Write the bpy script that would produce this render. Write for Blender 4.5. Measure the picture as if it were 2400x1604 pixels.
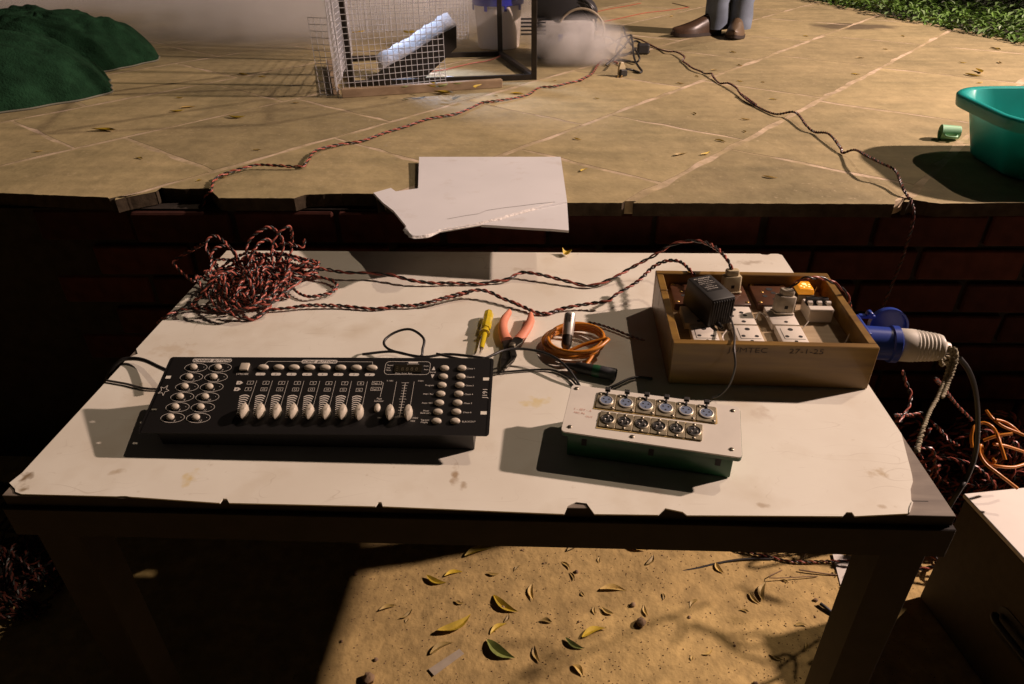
import bpy, bmesh, math, random
import numpy as np
from mathutils import Matrix, Vector, Euler

for _o in list(bpy.data.objects): bpy.data.objects.remove(_o)
random.seed(7)
SC = bpy.context.scene
COL = SC.collection

# ------------------------------------------------------------------ camera
cam = bpy.data.cameras.new('camera'); camo = bpy.data.objects.new('camera', cam); COL.objects.link(camo)
cam.sensor_width = 36.0; cam.lens = 24.365; cam.clip_start = 0.02; cam.clip_end = 300
r = Vector((0.99899523, 0.04274897, -0.01345538)); u = Vector((-0.01149422, 0.53458502, 0.84503653)); f = Vector((-0.04331748, 0.84403281, -0.53453925))
camo.matrix_world = Matrix(((r.x, u.x, -f.x, 0.0944), (r.y, u.y, -f.y, -0.6209), (r.z, u.z, -f.z, 1.1046), (0, 0, 0, 1)))
SC.camera = camo

# ------------------------------------------------------------------ night sky
world = bpy.data.worlds.new('World'); SC.world = world; world.use_nodes = True
wn = world.node_tree.nodes; wl = world.node_tree.links
bg = wn['Background']
sky = wn.new('ShaderNodeTexSky'); sky.sky_type = 'NISHITA'; sky.sun_disc = False
sky.sun_elevation = math.radians(48.9); sky.sun_rotation = math.radians(51.2)
mixc = wn.new('ShaderNodeMix'); mixc.data_type = 'RGBA'; mixc.inputs[0].default_value = 0.985
mixc.inputs[7].default_value = (0.95, 0.74, 0.62, 1)
wl.new(sky.outputs[0], mixc.inputs[6]); wl.new(mixc.outputs[2], bg.inputs[0]); bg.inputs[1].default_value = 0.009

# far flood (parallel light) - the weaker of the two shadow directions
sun = bpy.data.lights.new('far_flood', 'SUN'); suno = bpy.data.objects.new('far_flood', sun); COL.objects.link(suno)
sun.energy = 0.78; sun.angle = math.radians(0.8); sun.color = (1.0, 0.77, 0.60)
suno.rotation_euler = Vector((0.684, 0.53, 1.0)).to_track_quat('Z', 'Y').to_euler(); suno.location = (4, 4, 7)
# flood lamp on its stand at the right of the stage, outside the picture
fl = bpy.data.lights.new('flood_lamp', 'SPOT'); flo = bpy.data.objects.new('flood_lamp', fl); COL.objects.link(flo)
fl.energy = 1600; fl.color = (1.0, 0.735, 0.635); fl.shadow_soft_size = 0.07; fl.spot_size = math.radians(74); fl.spot_blend = 0.3
flo.location = (4.45, 1.53, 3.05)
flo.rotation_euler = (Vector((4.45, 1.53, 3.05)) - Vector((-0.4, 2.2, 0.5))).to_track_quat('Z', 'Y').to_euler()

SC.view_settings.view_transform = 'Standard'; SC.view_settings.look = 'None'
SC.view_settings.exposure = 0.0; SC.view_settings.gamma = 1.0; SC.view_settings.use_curve_mapping = False
SC.cycles.max_bounces = 6; SC.cycles.diffuse_bounces = 3; SC.cycles.glossy_bounces = 3; SC.cycles.transparent_max_bounces = 12
SC.cycles.volume_bounces = 4; SC.cycles.use_denoising = True; SC.cycles.sample_clamp_indirect = 4.0

ZT = 0.47      # table top
ZS = 0.56      # stage floor
GZ = -0.23    # bare earth below the stage
PI = math.pi
D = {
 'cable_up': [(-4250,4449,4760),(-4138,4637,4780),(-4084,5010,4800),(-3846,5591,4840),(-3747,6077,4860),(-3544,6231,4860),(-3026,6128,4840),(-2536,6126,4830),(-2085,6044,4830),(-1629,5877,4800),(-1201,5846,4760),(-926,5878,4750),(-281,5885,4740),(-69,5939,4750),(251,6004,4780),(525,6215,4820),(913,6123,4820),(1427,5928,4780),(1848,5809,4750),(2277,5957,4820),(2719,6238,4950),(3144,6361,5150),(3436,6444,5320),(3732,6298,5480),(3968,5992,5600),(4110,5445,5700),(4156,4869,5750),(4178,4631,5700)],
 'cable_low': [(-4757,4506,4820),(-4547,4443,4760),(-4299,4434,4740),(-4194,4557,4740),(-4104,4740,4750),(-3769,4805,4760),(-3389,4896,4770),(-2788,4917,4750),(-2166,4845,4740),(-1780,4936,4750),(-1428,4951,4760),(-1045,5102,4780),(-465,5394,4800),(-1141,4992,4810),(-639,5265,4840),(-277,5387,4860),(-24,5319,4840),(189,5182,4800),(502,4994,4780),(429,5028,4780),(610,4916,4760),(833,4763,4740),(1052,4738,4740),(1242,4856,4750),(1492,4927,4780),(1859,4983,4820),(2147,4971,4880),(2280,5074,4950),(2697,5351,5080),(3015,5631,5250),(3260,5669,5360),(3457,5447,5450),(3553,5025,5500),(3627,4885,5450)],
 'loop_right': [(-4615,6407,4780),(-4412,6473,4780),(-4102,6292,4780),(-3772,6116,4780),(-3439,6002,4780),(-3176,5832,4780),(-3058,5635,4780),(-3111,5385,4780),(-3289,5273,4780),(-3481,5216,4780),(-3694,5320,4780),(-3893,5536,4780),(-4094,5874,4780),(-4276,6228,4780),(-4538,6346,4780)],
 'tail_left': [(-4808,4675,4750),(-5106,4709,4760),(-5388,4761,4760),(-5691,4726,4760),(-5854,4610,4760),(-5976,4481,4720),(-6350,4792,4400)],
 'arch_a': [(-5110,6000,5018),(-5164,6100,5220),(-5318,6200,5388),(-5488,6300,5490),(-5629,6300,5546),(-5723,6200,5467),(-5726,6100,5348),(-5614,6000,5231),(-5430,5800,5147),(-5311,5600,5049)],
 'arch_b': [(-4400,4700,4885),(-4566,5000,4960),(-4628,5400,5155),(-4745,5700,5330),(-4798,5900,5494),(-4693,6000,5658),(-4529,6100,5751),(-4392,6200,5781),(-4305,6300,5626),(-4223,6300,5415),(-4286,6200,5162),(-4382,6100,4974)],
 'arch_c': [(-4132,5300,4885),(-4166,5500,4978),(-4305,5800,5089),(-4378,6000,5288),(-4357,6100,5487),(-4236,6200,5654),(-4085,6300,5740),(-4054,6400,5666),(-4111,6500,5409),(-4187,6500,5123),(-4201,6300,4963)],
 'arch_d': [(-5481,5700,5260),(-5471,5800,5407),(-5390,5900,5475),(-5267,6000,5462),(-5149,6000,5382),(-5088,6000,5251),(-5048,6000,5018)],
 'arch_e': [(-4673,5600,5217),(-4656,5700,5395),(-4553,5800,5557),(-4451,6000,5596),(-4365,6100,5520),(-4339,6200,5361)],
 'far_loop': [(-5770,6200,5434),(-6077,6300,5254),(-6370,6300,5101),(-6523,6200,5012),(-6362,6000,4975),(-6028,5700,4909),(-5812,5500,4930)],
 'front_a': [(-4334,5700,5072),(-4181,5000,5076),(-4182,4800,5008),(-4225,4550,4987),(-4399,4400,4959),(-4662,4450,4991),(-4906,4600,5047),(-5139,4900,5120),(-5275,5200,5251),(-5350,5500,5389)],
 'front_b': [(-4116,5400,5062),(-3978,4850,5047),(-3980,4650,4981),(-4147,4550,4956),(-4390,4450,4963),(-4587,4550,4999),(-4647,4850,5120),(-4655,5200,5160)],
 'right_end': [(-4456,6400,5269),(-4256,6400,5337),(-4072,6400,5321),(-3929,6400,5255),(-3877,6450,5283),(-3856,6500,5394)],
 'ctrl_loop': [(-1920,2921,5000),(-1445,3008,5000),(-1000,2866,5000),(-963,3018,5050),(-983,3267,5100),(-1242,3535,5100),(-1499,3514,5050),(-1648,3318,5000),(-1530,3083,5000),(-1221,2936,5000),(-896,2868,5000),(-524,2952,5000),(111,2841,5000)],
 'ctrl_cable_right': [(-711,2811,5100),(-264,2726,5050),(14,2830,5000),(182,2960,5000),(327,3110,4980),(529,3198,4960),(762,3205,4940),(1021,3123,4920),(1212,2973,4900),(1361,2787,4860),(1458,2635,4800),(1512,2543,4760),(1540,2445,4740)],
 'jbox_cable_left': [(159,2821,4740),(538,2901,4730),(857,2942,4730),(1113,2937,4730),(1303,2818,4730),(1424,2668,4730),(1494,2521,4730)],
 'jbox_cable_right': [(1955,2435,4740),(2095,2515,4760),(2294,2669,4760),(2453,2755,4740),(2677,2742,4730)],
 'ctrl_left': [(-6000,2985,4760),(-5836,3037,4780),(-5549,2932,4820),(-5121,2623,4900),(-4694,2297,5000)],
 'ctrl_left_b': [(-5956,2484,4730),(-5590,2398,4730),(-5254,2290,4730),(-4967,2274,4730)],
 'adapter_lead': [(3932,3595,5400),(3937,3381,5420),(3864,2887,5480),(3751,2426,5500),(3759,2267,5300),(3725,2248,5000),(3613,2244,4800),(3492,2245,4740)],
 'tie_lead': [(1762,4438,4740),(1969,4346,4740),(2209,4187,4740),(2402,4032,4740),(2528,3930,4740),(2666,3761,4800)],
 'plug_wire': [(4976,4051,5600),(5050,4073,5700),(5107,4036,5800),(5179,4021,5850),(5316,4042,5850),(5489,4139,5800),(5601,4180,5750),(5708,4201,5700),(5806,4220,5650),(5875,4181,5600),(5989,4237,5500),(6063,4251,5400),(6109,4262,5300),(6380,4691,4900)],
 'hang_a': [(7831,5000,3414),(7948,5000,3171),(8065,4900,2956),(8045,4800,2905),(7938,4600,2804),(7768,4400,2790),(7623,4200,2781)],
 'hang_b': [(7359,3300,4408),(8002,4000,3754),(8519,4500,3200),(9142,5000,2561),(9481,5200,2237),(9829,5400,1904)],
 'hang_c': [(7483,4200,2943),(7833,4500,2713),(8201,4800,2504),(8485,5000,2407)],
 'hang_d': [(8810,5000,2116),(9024,5000,1918),(9101,4800,1861),(9077,4500,2006)],
 'black_drop': [(7498,3150,4915),(7689,3150,4716),(7895,3150,4401),(8061,3150,4042),(8211,3150,3636),(8339,3150,3214),(8384,3100,2818),(8316,3000,2454),(8183,2900,2159)],
 'rope': [(7225,3140,5056),(7216,3100,5142),(7260,3060,5138),(7278,3000,5027),(7228,2900,4881),(7165,2800,4734),(6956,2500,4641),(6714,2200,4589),(6506,1900,4519),(6321,1600,4462),(6239,1450,4439)],
 'orange_a': [(9803,4500,1526),(9938,4400,1564),(10226,4400,1548),(10500,4500,1544)],
 'orange_b': [(10155,4000,1363),(9835,4200,1552),(9663,4400,1637),(9611,4600,1752),(9655,4700,1847),(9727,4700,1758),(9676,4600,1708),(9715,4500,1639),(9803,4400,1617),(9825,4400,1697),(9860,4500,1654)],
 'orange_c': [(9519,4700,1776),(9498,4800,1938),(9528,4900,2101),(9669,5000,2134),(9776,5000,2169),(9881,4900,2153),(9976,4800,2016),(9970,4600,1918),(10010,4400,1736)],
 'orange_d': [(10326,5800,1875),(10443,5700,1746),(10548,5500,1700),(10759,5400,1647),(10924,5300,1618)],
 'orange_e': [(10450,5600,1780),(10624,5600,1737),(10741,5500,1704),(10880,5400,1603)],
 'orange_f': [(9915,5000,1710),(10071,5000,1805),(10221,5000,1865),(10411,5000,1903)],
 'orange_g': [(9889,4700,1875),(10100,4700,1846),(10327,4700,1772),(10560,4700,1687)],
 'plug_hang': [(7897,5000,3293)],
 'stage_left': [(3671,21703,5900),(3653,23008,5720),(3453,23679,5660),(3212,23435,5660),(2982,22549,5660),(2820,21632,5660),(2660,20908,5660),(2400,20385,5640),(2207,19917,5640),(2505,20670,5640),(2103,19876,5640),(1781,19537,5650),(1260,18923,5660),(756,18857,5640),(400,17834,5640),(-65,17285,5650),(-636,16854,5660),(-1054,16751,5640),(-1190,16424,5650),(-1481,15823,5640),(-1811,15201,5660),(-2539,14691,5650),(-3055,13881,5650),(-3556,13209,5650),(-4002,12448,5650),(-4511,12093,5660),(-4964,11418,5700),(-4915,10524,5720),(-5002,10203,5670),(-5531,10178,5700),(-6072,10182,5720),(-6312,9950,5720),(-6664,9527,5700),(-6735,9125,5680),(-6576,8568,5640)],
 'stage_right': [(4982,28877,5700),(5312,28191,5700),(5586,27155,5660),(5898,26064,5640),(6111,25223,5700),(6408,25002,5720),(6561,23924,5720),(6421,23417,5660),(6469,22763,5660),(6528,21877,5680),(6718,21277,5680),(6846,20995,5650),(6999,20636,5720),(6991,20283,5680),(7046,19420,5640),(7254,19035,5720),(7359,18297,5720),(7351,17779,5680),(7373,16683,5680),(7517,16250,5660),(7326,17527,5700),(7443,16401,5650),(7774,15138,5660),(8246,14838,5780),(8218,13596,5720),(8327,13214,5660),(8494,12661,5760),(8453,11613,5700),(8425,11359,5650),(8593,11113,5800),(8552,10311,5900),(8608,9562,5950),(8777,9294,5900),(8757,8919,5800),(8692,8509,5720),(8725,8338,5640)],
 'red_floor_a': [(9576,40339,5630),(8129,38962,5630),(6597,37837,5630),(5044,35802,5630),(4086,34635,5630)],
 'red_floor_b': [(8879,42378,5630),(9323,41133,5630),(9563,40264,5630)],
 'red_floor_c': [(6948,42532,5630),(5799,41009,5630),(4836,39933,5630),(3891,38545,5630)],
 'cage_wire': [(-894,23900,5800),(-1194,23878,5680),(-1589,23571,5640),(-1925,23353,5640),(-2445,22703,5640),(-2937,22006,5640),(-3457,21676,5640)],
 'clump_a': [(3665,29168,5700),(3910,28044,5800),(4125,26751,5800),(4391,26150,5700)],
 'clump_b': [(3451,27036,5660),(3736,27085,5700),(4055,27172,5800),(4302,26929,6000),(4488,26125,6200),(4603,25908,6200),(4203,24470,6100),(3845,23269,6000),(3576,22896,5800),(3314,22618,5660)],
 'clump_c': [(4331,27133,6100),(4038,25493,6000),(3892,24806,5800),(3975,24890,5660),(4257,24700,5660),(4621,25372,5700),(4798,25527,5800)],
 'clump_d': [(4347,26964,6400),(4332,25991,6300),(4429,25439,6100),(4541,24507,6000),(4632,23476,5900),(4653,23027,5800),(4525,22927,5700),(4317,23317,5660),(4030,23661,5660),(3697,23503,5660)],
 'clump_e': [(4613,26013,6200),(4511,24457,6100),(4390,22906,6000),(4411,22269,5850),(4514,21723,5720),(4584,21488,5650),(4465,21228,5650),(4264,21593,5660),(3994,21355,5750)],
 'clump_f': [(4701,26299,5900),(4905,26600,5900),(5049,26295,5850),(5175,25804,5720),(5342,25454,5650)],
 'ground_red': [(5639,5854,-2100),(5634,5695,-2180),(5708,5529,-2220),(5934,5442,-2240),(6190,5361,-2240),(6450,5304,-2240),(6702,5224,-2240),(6926,5175,-2240),(7300,5178,-2240),(7646,5198,-2240),(8131,5230,-2240),(8470,5232,-2240),(8805,5226,-2240),(9232,5282,-2240)],
 'ground_black': [(4305,4824,-2260),(4661,4920,-2260),(5023,5038,-2260),(5459,5159,-2260),(5851,5228,-2260),(6233,5248,-2260),(6473,5247,-2260)],
 'ground_twig': [(7023,4936,-2240),(7342,4883,-2240),(7658,4831,-2240),(7852,4816,-2240)],
 'leaf_ground': [(-2228,5546,-2086,5815),(-485,5890,-221,5650),(-862,5129,-203,5377),(-1716,4569,-1226,4375),(-1286,4545,-875,4681),(-289,4624,2,4614),(365,4683,494,4854),(1611,5257,1946,5753),(2870,5703,3422,5798),(3001,5604,3508,5341),(3550,5367,3881,5631),(3458,4923,3669,5222),(1467,4957,1656,4747),(776,4370,821,3925),(2334,4239,2928,4214),(-97,4049,479,3634),(-2648,3617,-2285,3758),(-1268,3122,-576,3557),(-104,3081,237,3355),(-165,2940,449,2539),(1872,3028,2413,3257),(1521,3016,1913,2777),(-1353,2591,-900,2876),(856,2819,981,2445),(3735,4151,3726,3954),(-979,3888,-751,3839),(1654,4676,1742,4447),(5705,4255,5871,3951),(5940,4030,6156,4549),(7629,4009,8071,4570),(6492,3455,6768,3446),(5781,2775,6011,2634),(6512,4642,6689,4566),(7834,4932,7844,4766)],
 'leaf_stage': [(-12688,11591,-12447,11655),(-12209,13592,-11448,13512),(-10941,15780,-10509,15921),(-10780,16203,-10333,16329),(-8769,15104,-8201,15047),(-9627,11064,-9374,10944),(-6765,9501,-6630,9605),(-7240,9294,-7131,9366),(-11597,17660,-11317,17656),(-6784,11723,-6539,11697),(-10927,21577,-10441,21350),(-9925,20941,-9632,20986),(-7326,16867,-7083,16863),(1817,9975,1994,10196),(1742,12810,1952,12620),(4228,11213,4581,11377),(4892,11294,5165,11544),(5506,12606,5750,12384),(6690,14738,6991,14668),(5419,15441,5467,15205),(8434,22727,8598,22448),(7197,21727,7457,21720),(7743,19864,7964,19761),(6422,20740,6535,20564),(5588,19585,5840,19420),(8133,17122,8395,17038),(12105,20948,12434,20870),(15260,25976,15370,25734),(16112,20847,16477,20325),(16816,21541,16668,20833),(18469,23020,18407,22626),(17403,29291,17462,29004),(15781,19366,16028,19456),(13411,24009,13729,23913),(16945,22987,17165,22821),(19714,26043,19859,25471),(6023,9702,6328,9564),(6450,13470,6499,13330),(2578,17400,2732,17260),(8536,19683,8633,19520),(8799,25603,8975,25271),(12996,29500,13198,29259),(7811,36265,8035,36654),(-243,18039,252,17925),(-772,17838,-619,17731),(1244,19992,1376,20074)],
 'leaf_cage': [(-3823,17403,5950,-3602,17667,5950),(-2950,17546,5950,-2485,17324,5950),(-2606,17340,5970,-2298,17765,5970),(-2839,18137,5620,-2122,17966,5620),(-2145,17911,5950,-1844,18071,5950),(-1329,17243,5940,-1157,17773,5940),(-3744,17321,5620,-3532,17217,5620),(-2916,17998,5970,-2640,17772,5970)],
 'leaf_mesh': [(-6805,23600,6710,-6265,23600,6786),(-5586,23600,6808,-5357,23600,6753),(-5454,23600,6673,-5550,23600,6348),(-7537,23600,7143,-7352,23600,7009),(-4772,23600,6735,-4129,23600,6731),(-7620,23600,6796,-7356,23600,6781),(-6031,23600,6771,-5795,23600,6783),(-5328,23600,6753,-5121,23600,6765)],
 'lam_right': [(5982,1522),(5841,970),(5806,831),(5763,675),(5723,564),(5638,434),(5593,317),(5563,241),(5562,199),(5491,110),(5428,8)],
 'chips': [[(-4477,-24),(-4425,16),(-4353,18),(-4310,-22)],[(-3099,-65),(-3090,-20),(-3038,-11),(-2980,-61)],[(-1114,-65),(-1091,-20),(-1053,-19),(-1023,-62)],[(1238,-124),(1283,-15),(1392,82),(1524,64),(1610,-113)],[(2390,-103),(2489,-30),(2695,-45),(2737,-100)],[(4619,-57),(4688,-6),(4755,-4),(4763,-53)]],
 'lam_left': [(-6031,209),(-5884,104),(-5843,51),(-5740,15)],
 'left_chip': [(-6023,2029),(-5946,2097),(-5957,2140),(-6042,2182)],
 'right_back': [(5543,7503),(5580,7382),(5676,7356),(5766,7438),(5784,7507)],
 'board': [(-2164,10707),(1352,10708),(1441,6438),(1154,6489),(-296,6666),(-1082,6329),(-1283,6090),(-1576,6070),(-1787,6429),(-1768,6512),(-2165,7285),(-2469,7716),(-2806,8305),(-2473,8597),(-2324,8390),(-1855,8573)],
 'crack_a': [(-996,6856),(-638,7032),(-389,7123),(-235,7302),(141,7457),(457,7552),(820,7679),(1188,7776)],
 'crack_b': [(-301,6721),(58,6923),(379,7177),(710,7401),(1119,7713)],
}

def PT(name): return [tuple(c / 10000 for c in p) for p in D[name]]

# ------------------------------------------------------------------ materials
def nd(nt, t, **kw):
    n = nt.nodes.new(t)
    for k, v in kw.items(): setattr(n, k, v)
    return n
MATS = {}
def mat(name, col, rough=0.5, metal=0.0, noise=None, bump=None, spec=0.5, coat=0.0, trans=0.0, emit=None, space='Object', second=None, rnd=0.0, sub=0.0):
    """procedural principled material; noise=(scale, amount[,detail]); second=(colour, scale, lo, hi) blotches; bump=(scale, strength, dist)"""
    m = bpy.data.materials.new(name); m.use_nodes = True; nt = m.node_tree; b = nt.nodes['Principled BSDF']
    b.inputs['Base Color'].default_value = (*col, 1); b.inputs['Roughness'].default_value = rough; b.inputs['Metallic'].default_value = metal
    b.inputs['Specular IOR Level'].default_value = spec; b.inputs['Coat Weight'].default_value = coat; b.inputs['Transmission Weight'].default_value = trans
    if sub: b.inputs['Subsurface Weight'].default_value = sub; b.inputs['Subsurface Radius'].default_value = (1, 1, 1); b.inputs['Subsurface Scale'].default_value = .006
    if emit: b.inputs['Emission Color'].default_value = (*emit[0], 1); b.inputs['Emission Strength'].default_value = emit[1]
    if space == 'World': src = nd(nt, 'ShaderNodeNewGeometry').outputs['Position']
    else: src = nd(nt, 'ShaderNodeTexCoord').outputs['Object']
    L = nt.links; cur = None
    if noise or second or rnd:
        rgb = nd(nt, 'ShaderNodeRGB'); rgb.outputs[0].default_value = (*col, 1); cur = rgb.outputs[0]
    if second:
        n = nd(nt, 'ShaderNodeTexNoise'); n.inputs['Scale'].default_value = second[1]; n.inputs['Detail'].default_value = 5; n.inputs['Roughness'].default_value = .65
        L.new(src, n.inputs['Vector'])
        mr = nd(nt, 'ShaderNodeMapRange'); mr.inputs[1].default_value = second[2]; mr.inputs[2].default_value = second[3]; L.new(n.outputs[0], mr.inputs[0])
        mx = nd(nt, 'ShaderNodeMix', data_type='RGBA'); L.new(mr.outputs[0], mx.inputs[0]); L.new(cur, mx.inputs[6]); mx.inputs[7].default_value = (*second[0], 1); cur = mx.outputs[2]
    if noise:
        n = nd(nt, 'ShaderNodeTexNoise'); n.inputs['Scale'].default_value = noise[0]; n.inputs['Detail'].default_value = noise[2] if len(noise) > 2 else 4
        L.new(src, n.inputs['Vector'])
        mr = nd(nt, 'ShaderNodeMapRange'); mr.inputs[1].default_value = .25; mr.inputs[2].default_value = .75; mr.inputs[3].default_value = 1 - noise[1]; mr.inputs[4].default_value = 1 + noise[1]
        L.new(n.outputs[0], mr.inputs[0])
        mx = nd(nt, 'ShaderNodeVectorMath', operation='MULTIPLY'); L.new(cur, mx.inputs[0]); L.new(mr.outputs[0], mx.inputs[1]); cur = mx.outputs[0]
    if rnd:
        oi = nd(nt, 'ShaderNodeObjectInfo'); mr = nd(nt, 'ShaderNodeMapRange'); mr.inputs[3].default_value = 1 - rnd; mr.inputs[4].default_value = 1 + rnd; L.new(oi.outputs['Random'], mr.inputs[0])
        mx = nd(nt, 'ShaderNodeVectorMath', operation='MULTIPLY'); L.new(cur, mx.inputs[0]); L.new(mr.outputs[0], mx.inputs[1]); cur = mx.outputs[0]
    if cur is not None: L.new(cur, b.inputs['Base Color'])
    if bump:
        n = nd(nt, 'ShaderNodeTexNoise'); n.inputs['Scale'].default_value = bump[0]; n.inputs['Detail'].default_value = 6; L.new(src, n.inputs['Vector'])
        bm_ = nd(nt, 'ShaderNodeBump'); bm_.inputs['Strength'].default_value = bump[1]; bm_.inputs['Distance'].default_value = bump[2] if len(bump) > 2 else .002
        L.new(n.outputs[0], bm_.inputs['Height']); L.new(bm_.outputs[0], b.inputs['Normal'])
    MATS[name] = m
    return m
def wood(name, c1, c2, rough=.5, stretch=(3, 40, 40), scale=1.0, coat=0):
    m = bpy.data.materials.new(name); m.use_nodes = True; nt = m.node_tree; b = nt.nodes['Principled BSDF']; L = nt.links
    tc = nd(nt, 'ShaderNodeTexCoord'); mp = nd(nt, 'ShaderNodeMapping'); mp.inputs['Scale'].default_value = stretch; L.new(tc.outputs['Object'], mp.inputs[0])
    n = nd(nt, 'ShaderNodeTexNoise'); n.inputs['Scale'].default_value = scale; n.inputs['Detail'].default_value = 7; n.inputs['Distortion'].default_value = .4; L.new(mp.outputs[0], n.inputs[0])
    cr = nd(nt, 'ShaderNodeValToRGB'); cr.color_ramp.elements[0].position = .32; cr.color_ramp.elements[0].color = (*c1, 1); cr.color_ramp.elements[1].position = .68; cr.color_ramp.elements[1].color = (*c2, 1)
    L.new(n.outputs[0], cr.inputs[0]); L.new(cr.outputs[0], b.inputs['Base Color']); b.inputs['Roughness'].default_value = rough; b.inputs['Coat Weight'].default_value = coat
    bm_ = nd(nt, 'ShaderNodeBump'); bm_.inputs['Strength'].default_value = .25; bm_.inputs['Distance'].default_value = .0008; L.new(n.outputs[0], bm_.inputs['Height']); L.new(bm_.outputs[0], b.inputs['Normal'])
    return m

M = {}
M['slab'] = None
M['mortar'] = mat('mortar', (.58, .455, .31), .9, noise=(30, .25), second=((.37, .29, .155), 5.5, .40, .58), bump=(90, .5, .002), space='World')
M['slabedge'] = mat('shaded_stone_edge', (.045, .033, .020), .95, spec=.2, noise=(40, .4), bump=(60, .8, .004), space='World')  # slab side faces: shade under the stage edge put into the colour
M['bed'] = mat('stage_bed', (.22, .17, .11), .95, noise=(18, .3), bump=(60, .8, .004), space='World')
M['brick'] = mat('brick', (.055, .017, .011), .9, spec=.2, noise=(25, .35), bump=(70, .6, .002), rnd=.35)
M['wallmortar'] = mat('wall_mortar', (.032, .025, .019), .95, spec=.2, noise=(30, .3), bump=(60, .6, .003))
M['dirt'] = mat('dirt', (.46, .325, .125), .95, noise=(30, .28, 9), second=((.34, .235, .088), 3.5, .45, .75), bump=(80, .5, .005), space='World')
M['clod'] = mat('clod', (.24, .16, .09), .95, noise=(40, .3), bump=(120, .7, .002))
M['ply'] = wood('ply_board', (.14, .112, .085), (.23, .19, .145), .7, (12, 60, 30))
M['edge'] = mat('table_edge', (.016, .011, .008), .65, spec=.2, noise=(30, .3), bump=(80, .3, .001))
M['black'] = mat('black_paint', (.012, .011, .010), .42, bump=(400, .05, .0005))
M['blackplastic'] = mat('black_plastic', (.022, .021, .019), .48, bump=(500, .1, .0004))
M['blackrubber'] = mat('black_rubber', (.014, .013, .012), .45)
M['greyrubber'] = mat('grey_rubber', (.06, .055, .048), .45)
M['ivory'] = mat('ivory_plastic', (.55, .49, .385), .42, noise=(150, .06))
M['print'] = mat('white_print', (.72, .67, .58), .55)
M['printdark'] = mat('dark_print', (.02, .02, .02), .6)
M['lcd'] = mat('lcd_glass', (.020, .017, .010), .15)
M['lcdseg'] = mat('lcd_segments', (.09, .075, .045), .3)
M['red'] = mat('red_wire', (.36, .095, .065), .38, noise=(60, .2))
M['redlight'] = mat('red_thin_wire', (.42, .08, .05), .4)
M['blackwire'] = mat('black_wire', (.020, .018, .016), .35)
M['darkredwire'] = mat('dark_red_wire', (.13, .035, .025), .4)
M['orange'] = mat('orange_cable', (.52, .18, .012), .38, noise=(80, .1))
M['chrome'] = mat('chrome', (.74, .70, .62), .33, .65)
M['steel'] = mat('worn_steel', (.33, .29, .22), .38, .9, noise=(90, .25))
M['plate'] = mat('connector_plate', (.36, .31, .21), .45, .75, noise=(120, .3))
M['brass'] = mat('brass', (.55, .36, .12), .35, .9)
M['galv'] = mat('galvanised_wire', (.60, .61, .64), .38, .35)
M['panelwhite'] = mat('white_sheet', (.70, .655, .56), .38, noise=(25, .06), second=((.55, .42, .22), 22, .68, .8))
M['greenbody'] = mat('green_enamel', (.012, .075, .028), .4, noise=(40, .25))
M['blueconn'] = mat('blue_insert', (.15, .19, .27), .45)
M['glue'] = mat('yellow_glue', (.50, .36, .13), .5)
M['pendark'] = mat('faded_pen', (.055, .030, .012), .7)
M['penred'] = mat('red_pen', (.62, .34, .26), .7)
M['woodbox'] = wood('varnished_wood', (.135, .068, .010), (.25, .140, .022), .45, (6, 50, 50), coat=.15)
M['woodpanel'] = wood('ply_panel', (.30, .215, .115), (.42, .32, .19), .6, (8, 60, 60))
M['batten'] = wood('rough_batten', (.26, .185, .11), (.40, .295, .185), .75, (6, 60, 60))
M['bakelite'] = mat('brown_bakelite', (.085, .036, .018), .35, noise=(60, .2), coat=.2)
M['socket'] = mat('white_socket', (.72, .66, .56), .35, noise=(60, .04))
M['hole'] = mat('socket_hole', (.012, .010, .008), .8)
M['amber'] = mat('amber_lens', (.85, .32, .015), .25, emit=((1.0, .36, .03), .35))
M['amberlit'] = mat('amber_lamp', (1, .6, .2), .3, emit=((1.0, .62, .22), 1.6))
M['cream'] = mat('cream_plug', (.52, .44, .27), .4, noise=(60, .12))
M['oldwhite'] = mat('grey_white_plug', (.46, .41, .31), .5, noise=(90, .25), second=((.25, .2, .12), 60, .6, .75))
M['blue'] = mat('blue_plastic', (.020, .050, .30), .35)
M['grip'] = mat('grey_grip', (.58, .54, .45), .45, noise=(60, .08))
M['rope'] = mat('rope', (.30, .26, .17), .9, noise=(200, .3))
M['yellowclear'] = mat('yellow_clear', (.78, .60, .03), .12, trans=.35, coat=.5)
M['pink'] = mat('pink_rubber', (.66, .235, .135), .55, noise=(60, .1))
M['plier'] = mat('plier_steel', (.10, .09, .075), .32, .85, noise=(90, .3))
M['foam'] = mat('white_board', (.74, .735, .725), .6, noise=(6, .05), second=((.62, .58, .53), 14, .58, .8))
M['foamedge'] = mat('torn_foam', (.78, .74, .68), .85, bump=(160, .9, .004))
M['slabfoam'] = mat('thermocol', (.82, .82, .82), .8, bump=(120, .6, .003))
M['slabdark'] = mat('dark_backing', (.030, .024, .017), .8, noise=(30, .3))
M['iron'] = mat('black_iron', (.030, .024, .018), .5, .3, noise=(40, .4))
M['bucket'] = mat('bucket_white', (.66, .60, .52), .45)
M['lid'] = mat('blue_lid', (.012, .018, .30), .35)
M['teal'] = mat('teal_plastic', (.012, .40, .36), .36, noise=(14, .1), second=((.02, .24, .23), 60, .66, .8), sub=.45)
M['mint'] = mat('mint_plastic', (.30, .60, .36), .4)
M['cloth'] = mat('green_cloth', (.009, .033, .015), .97, spec=.1, noise=(30, .35), bump=(140, .8, .006), second=((.013, .046, .021), 9, .45, .7))
M['hemwhite'] = mat('cloth_hem', (.16, .16, .12), .9)
M['jeans'] = mat('denim', (.125, .155, .205), .9, noise=(14, .35), bump=(600, .4, .001))
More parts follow.
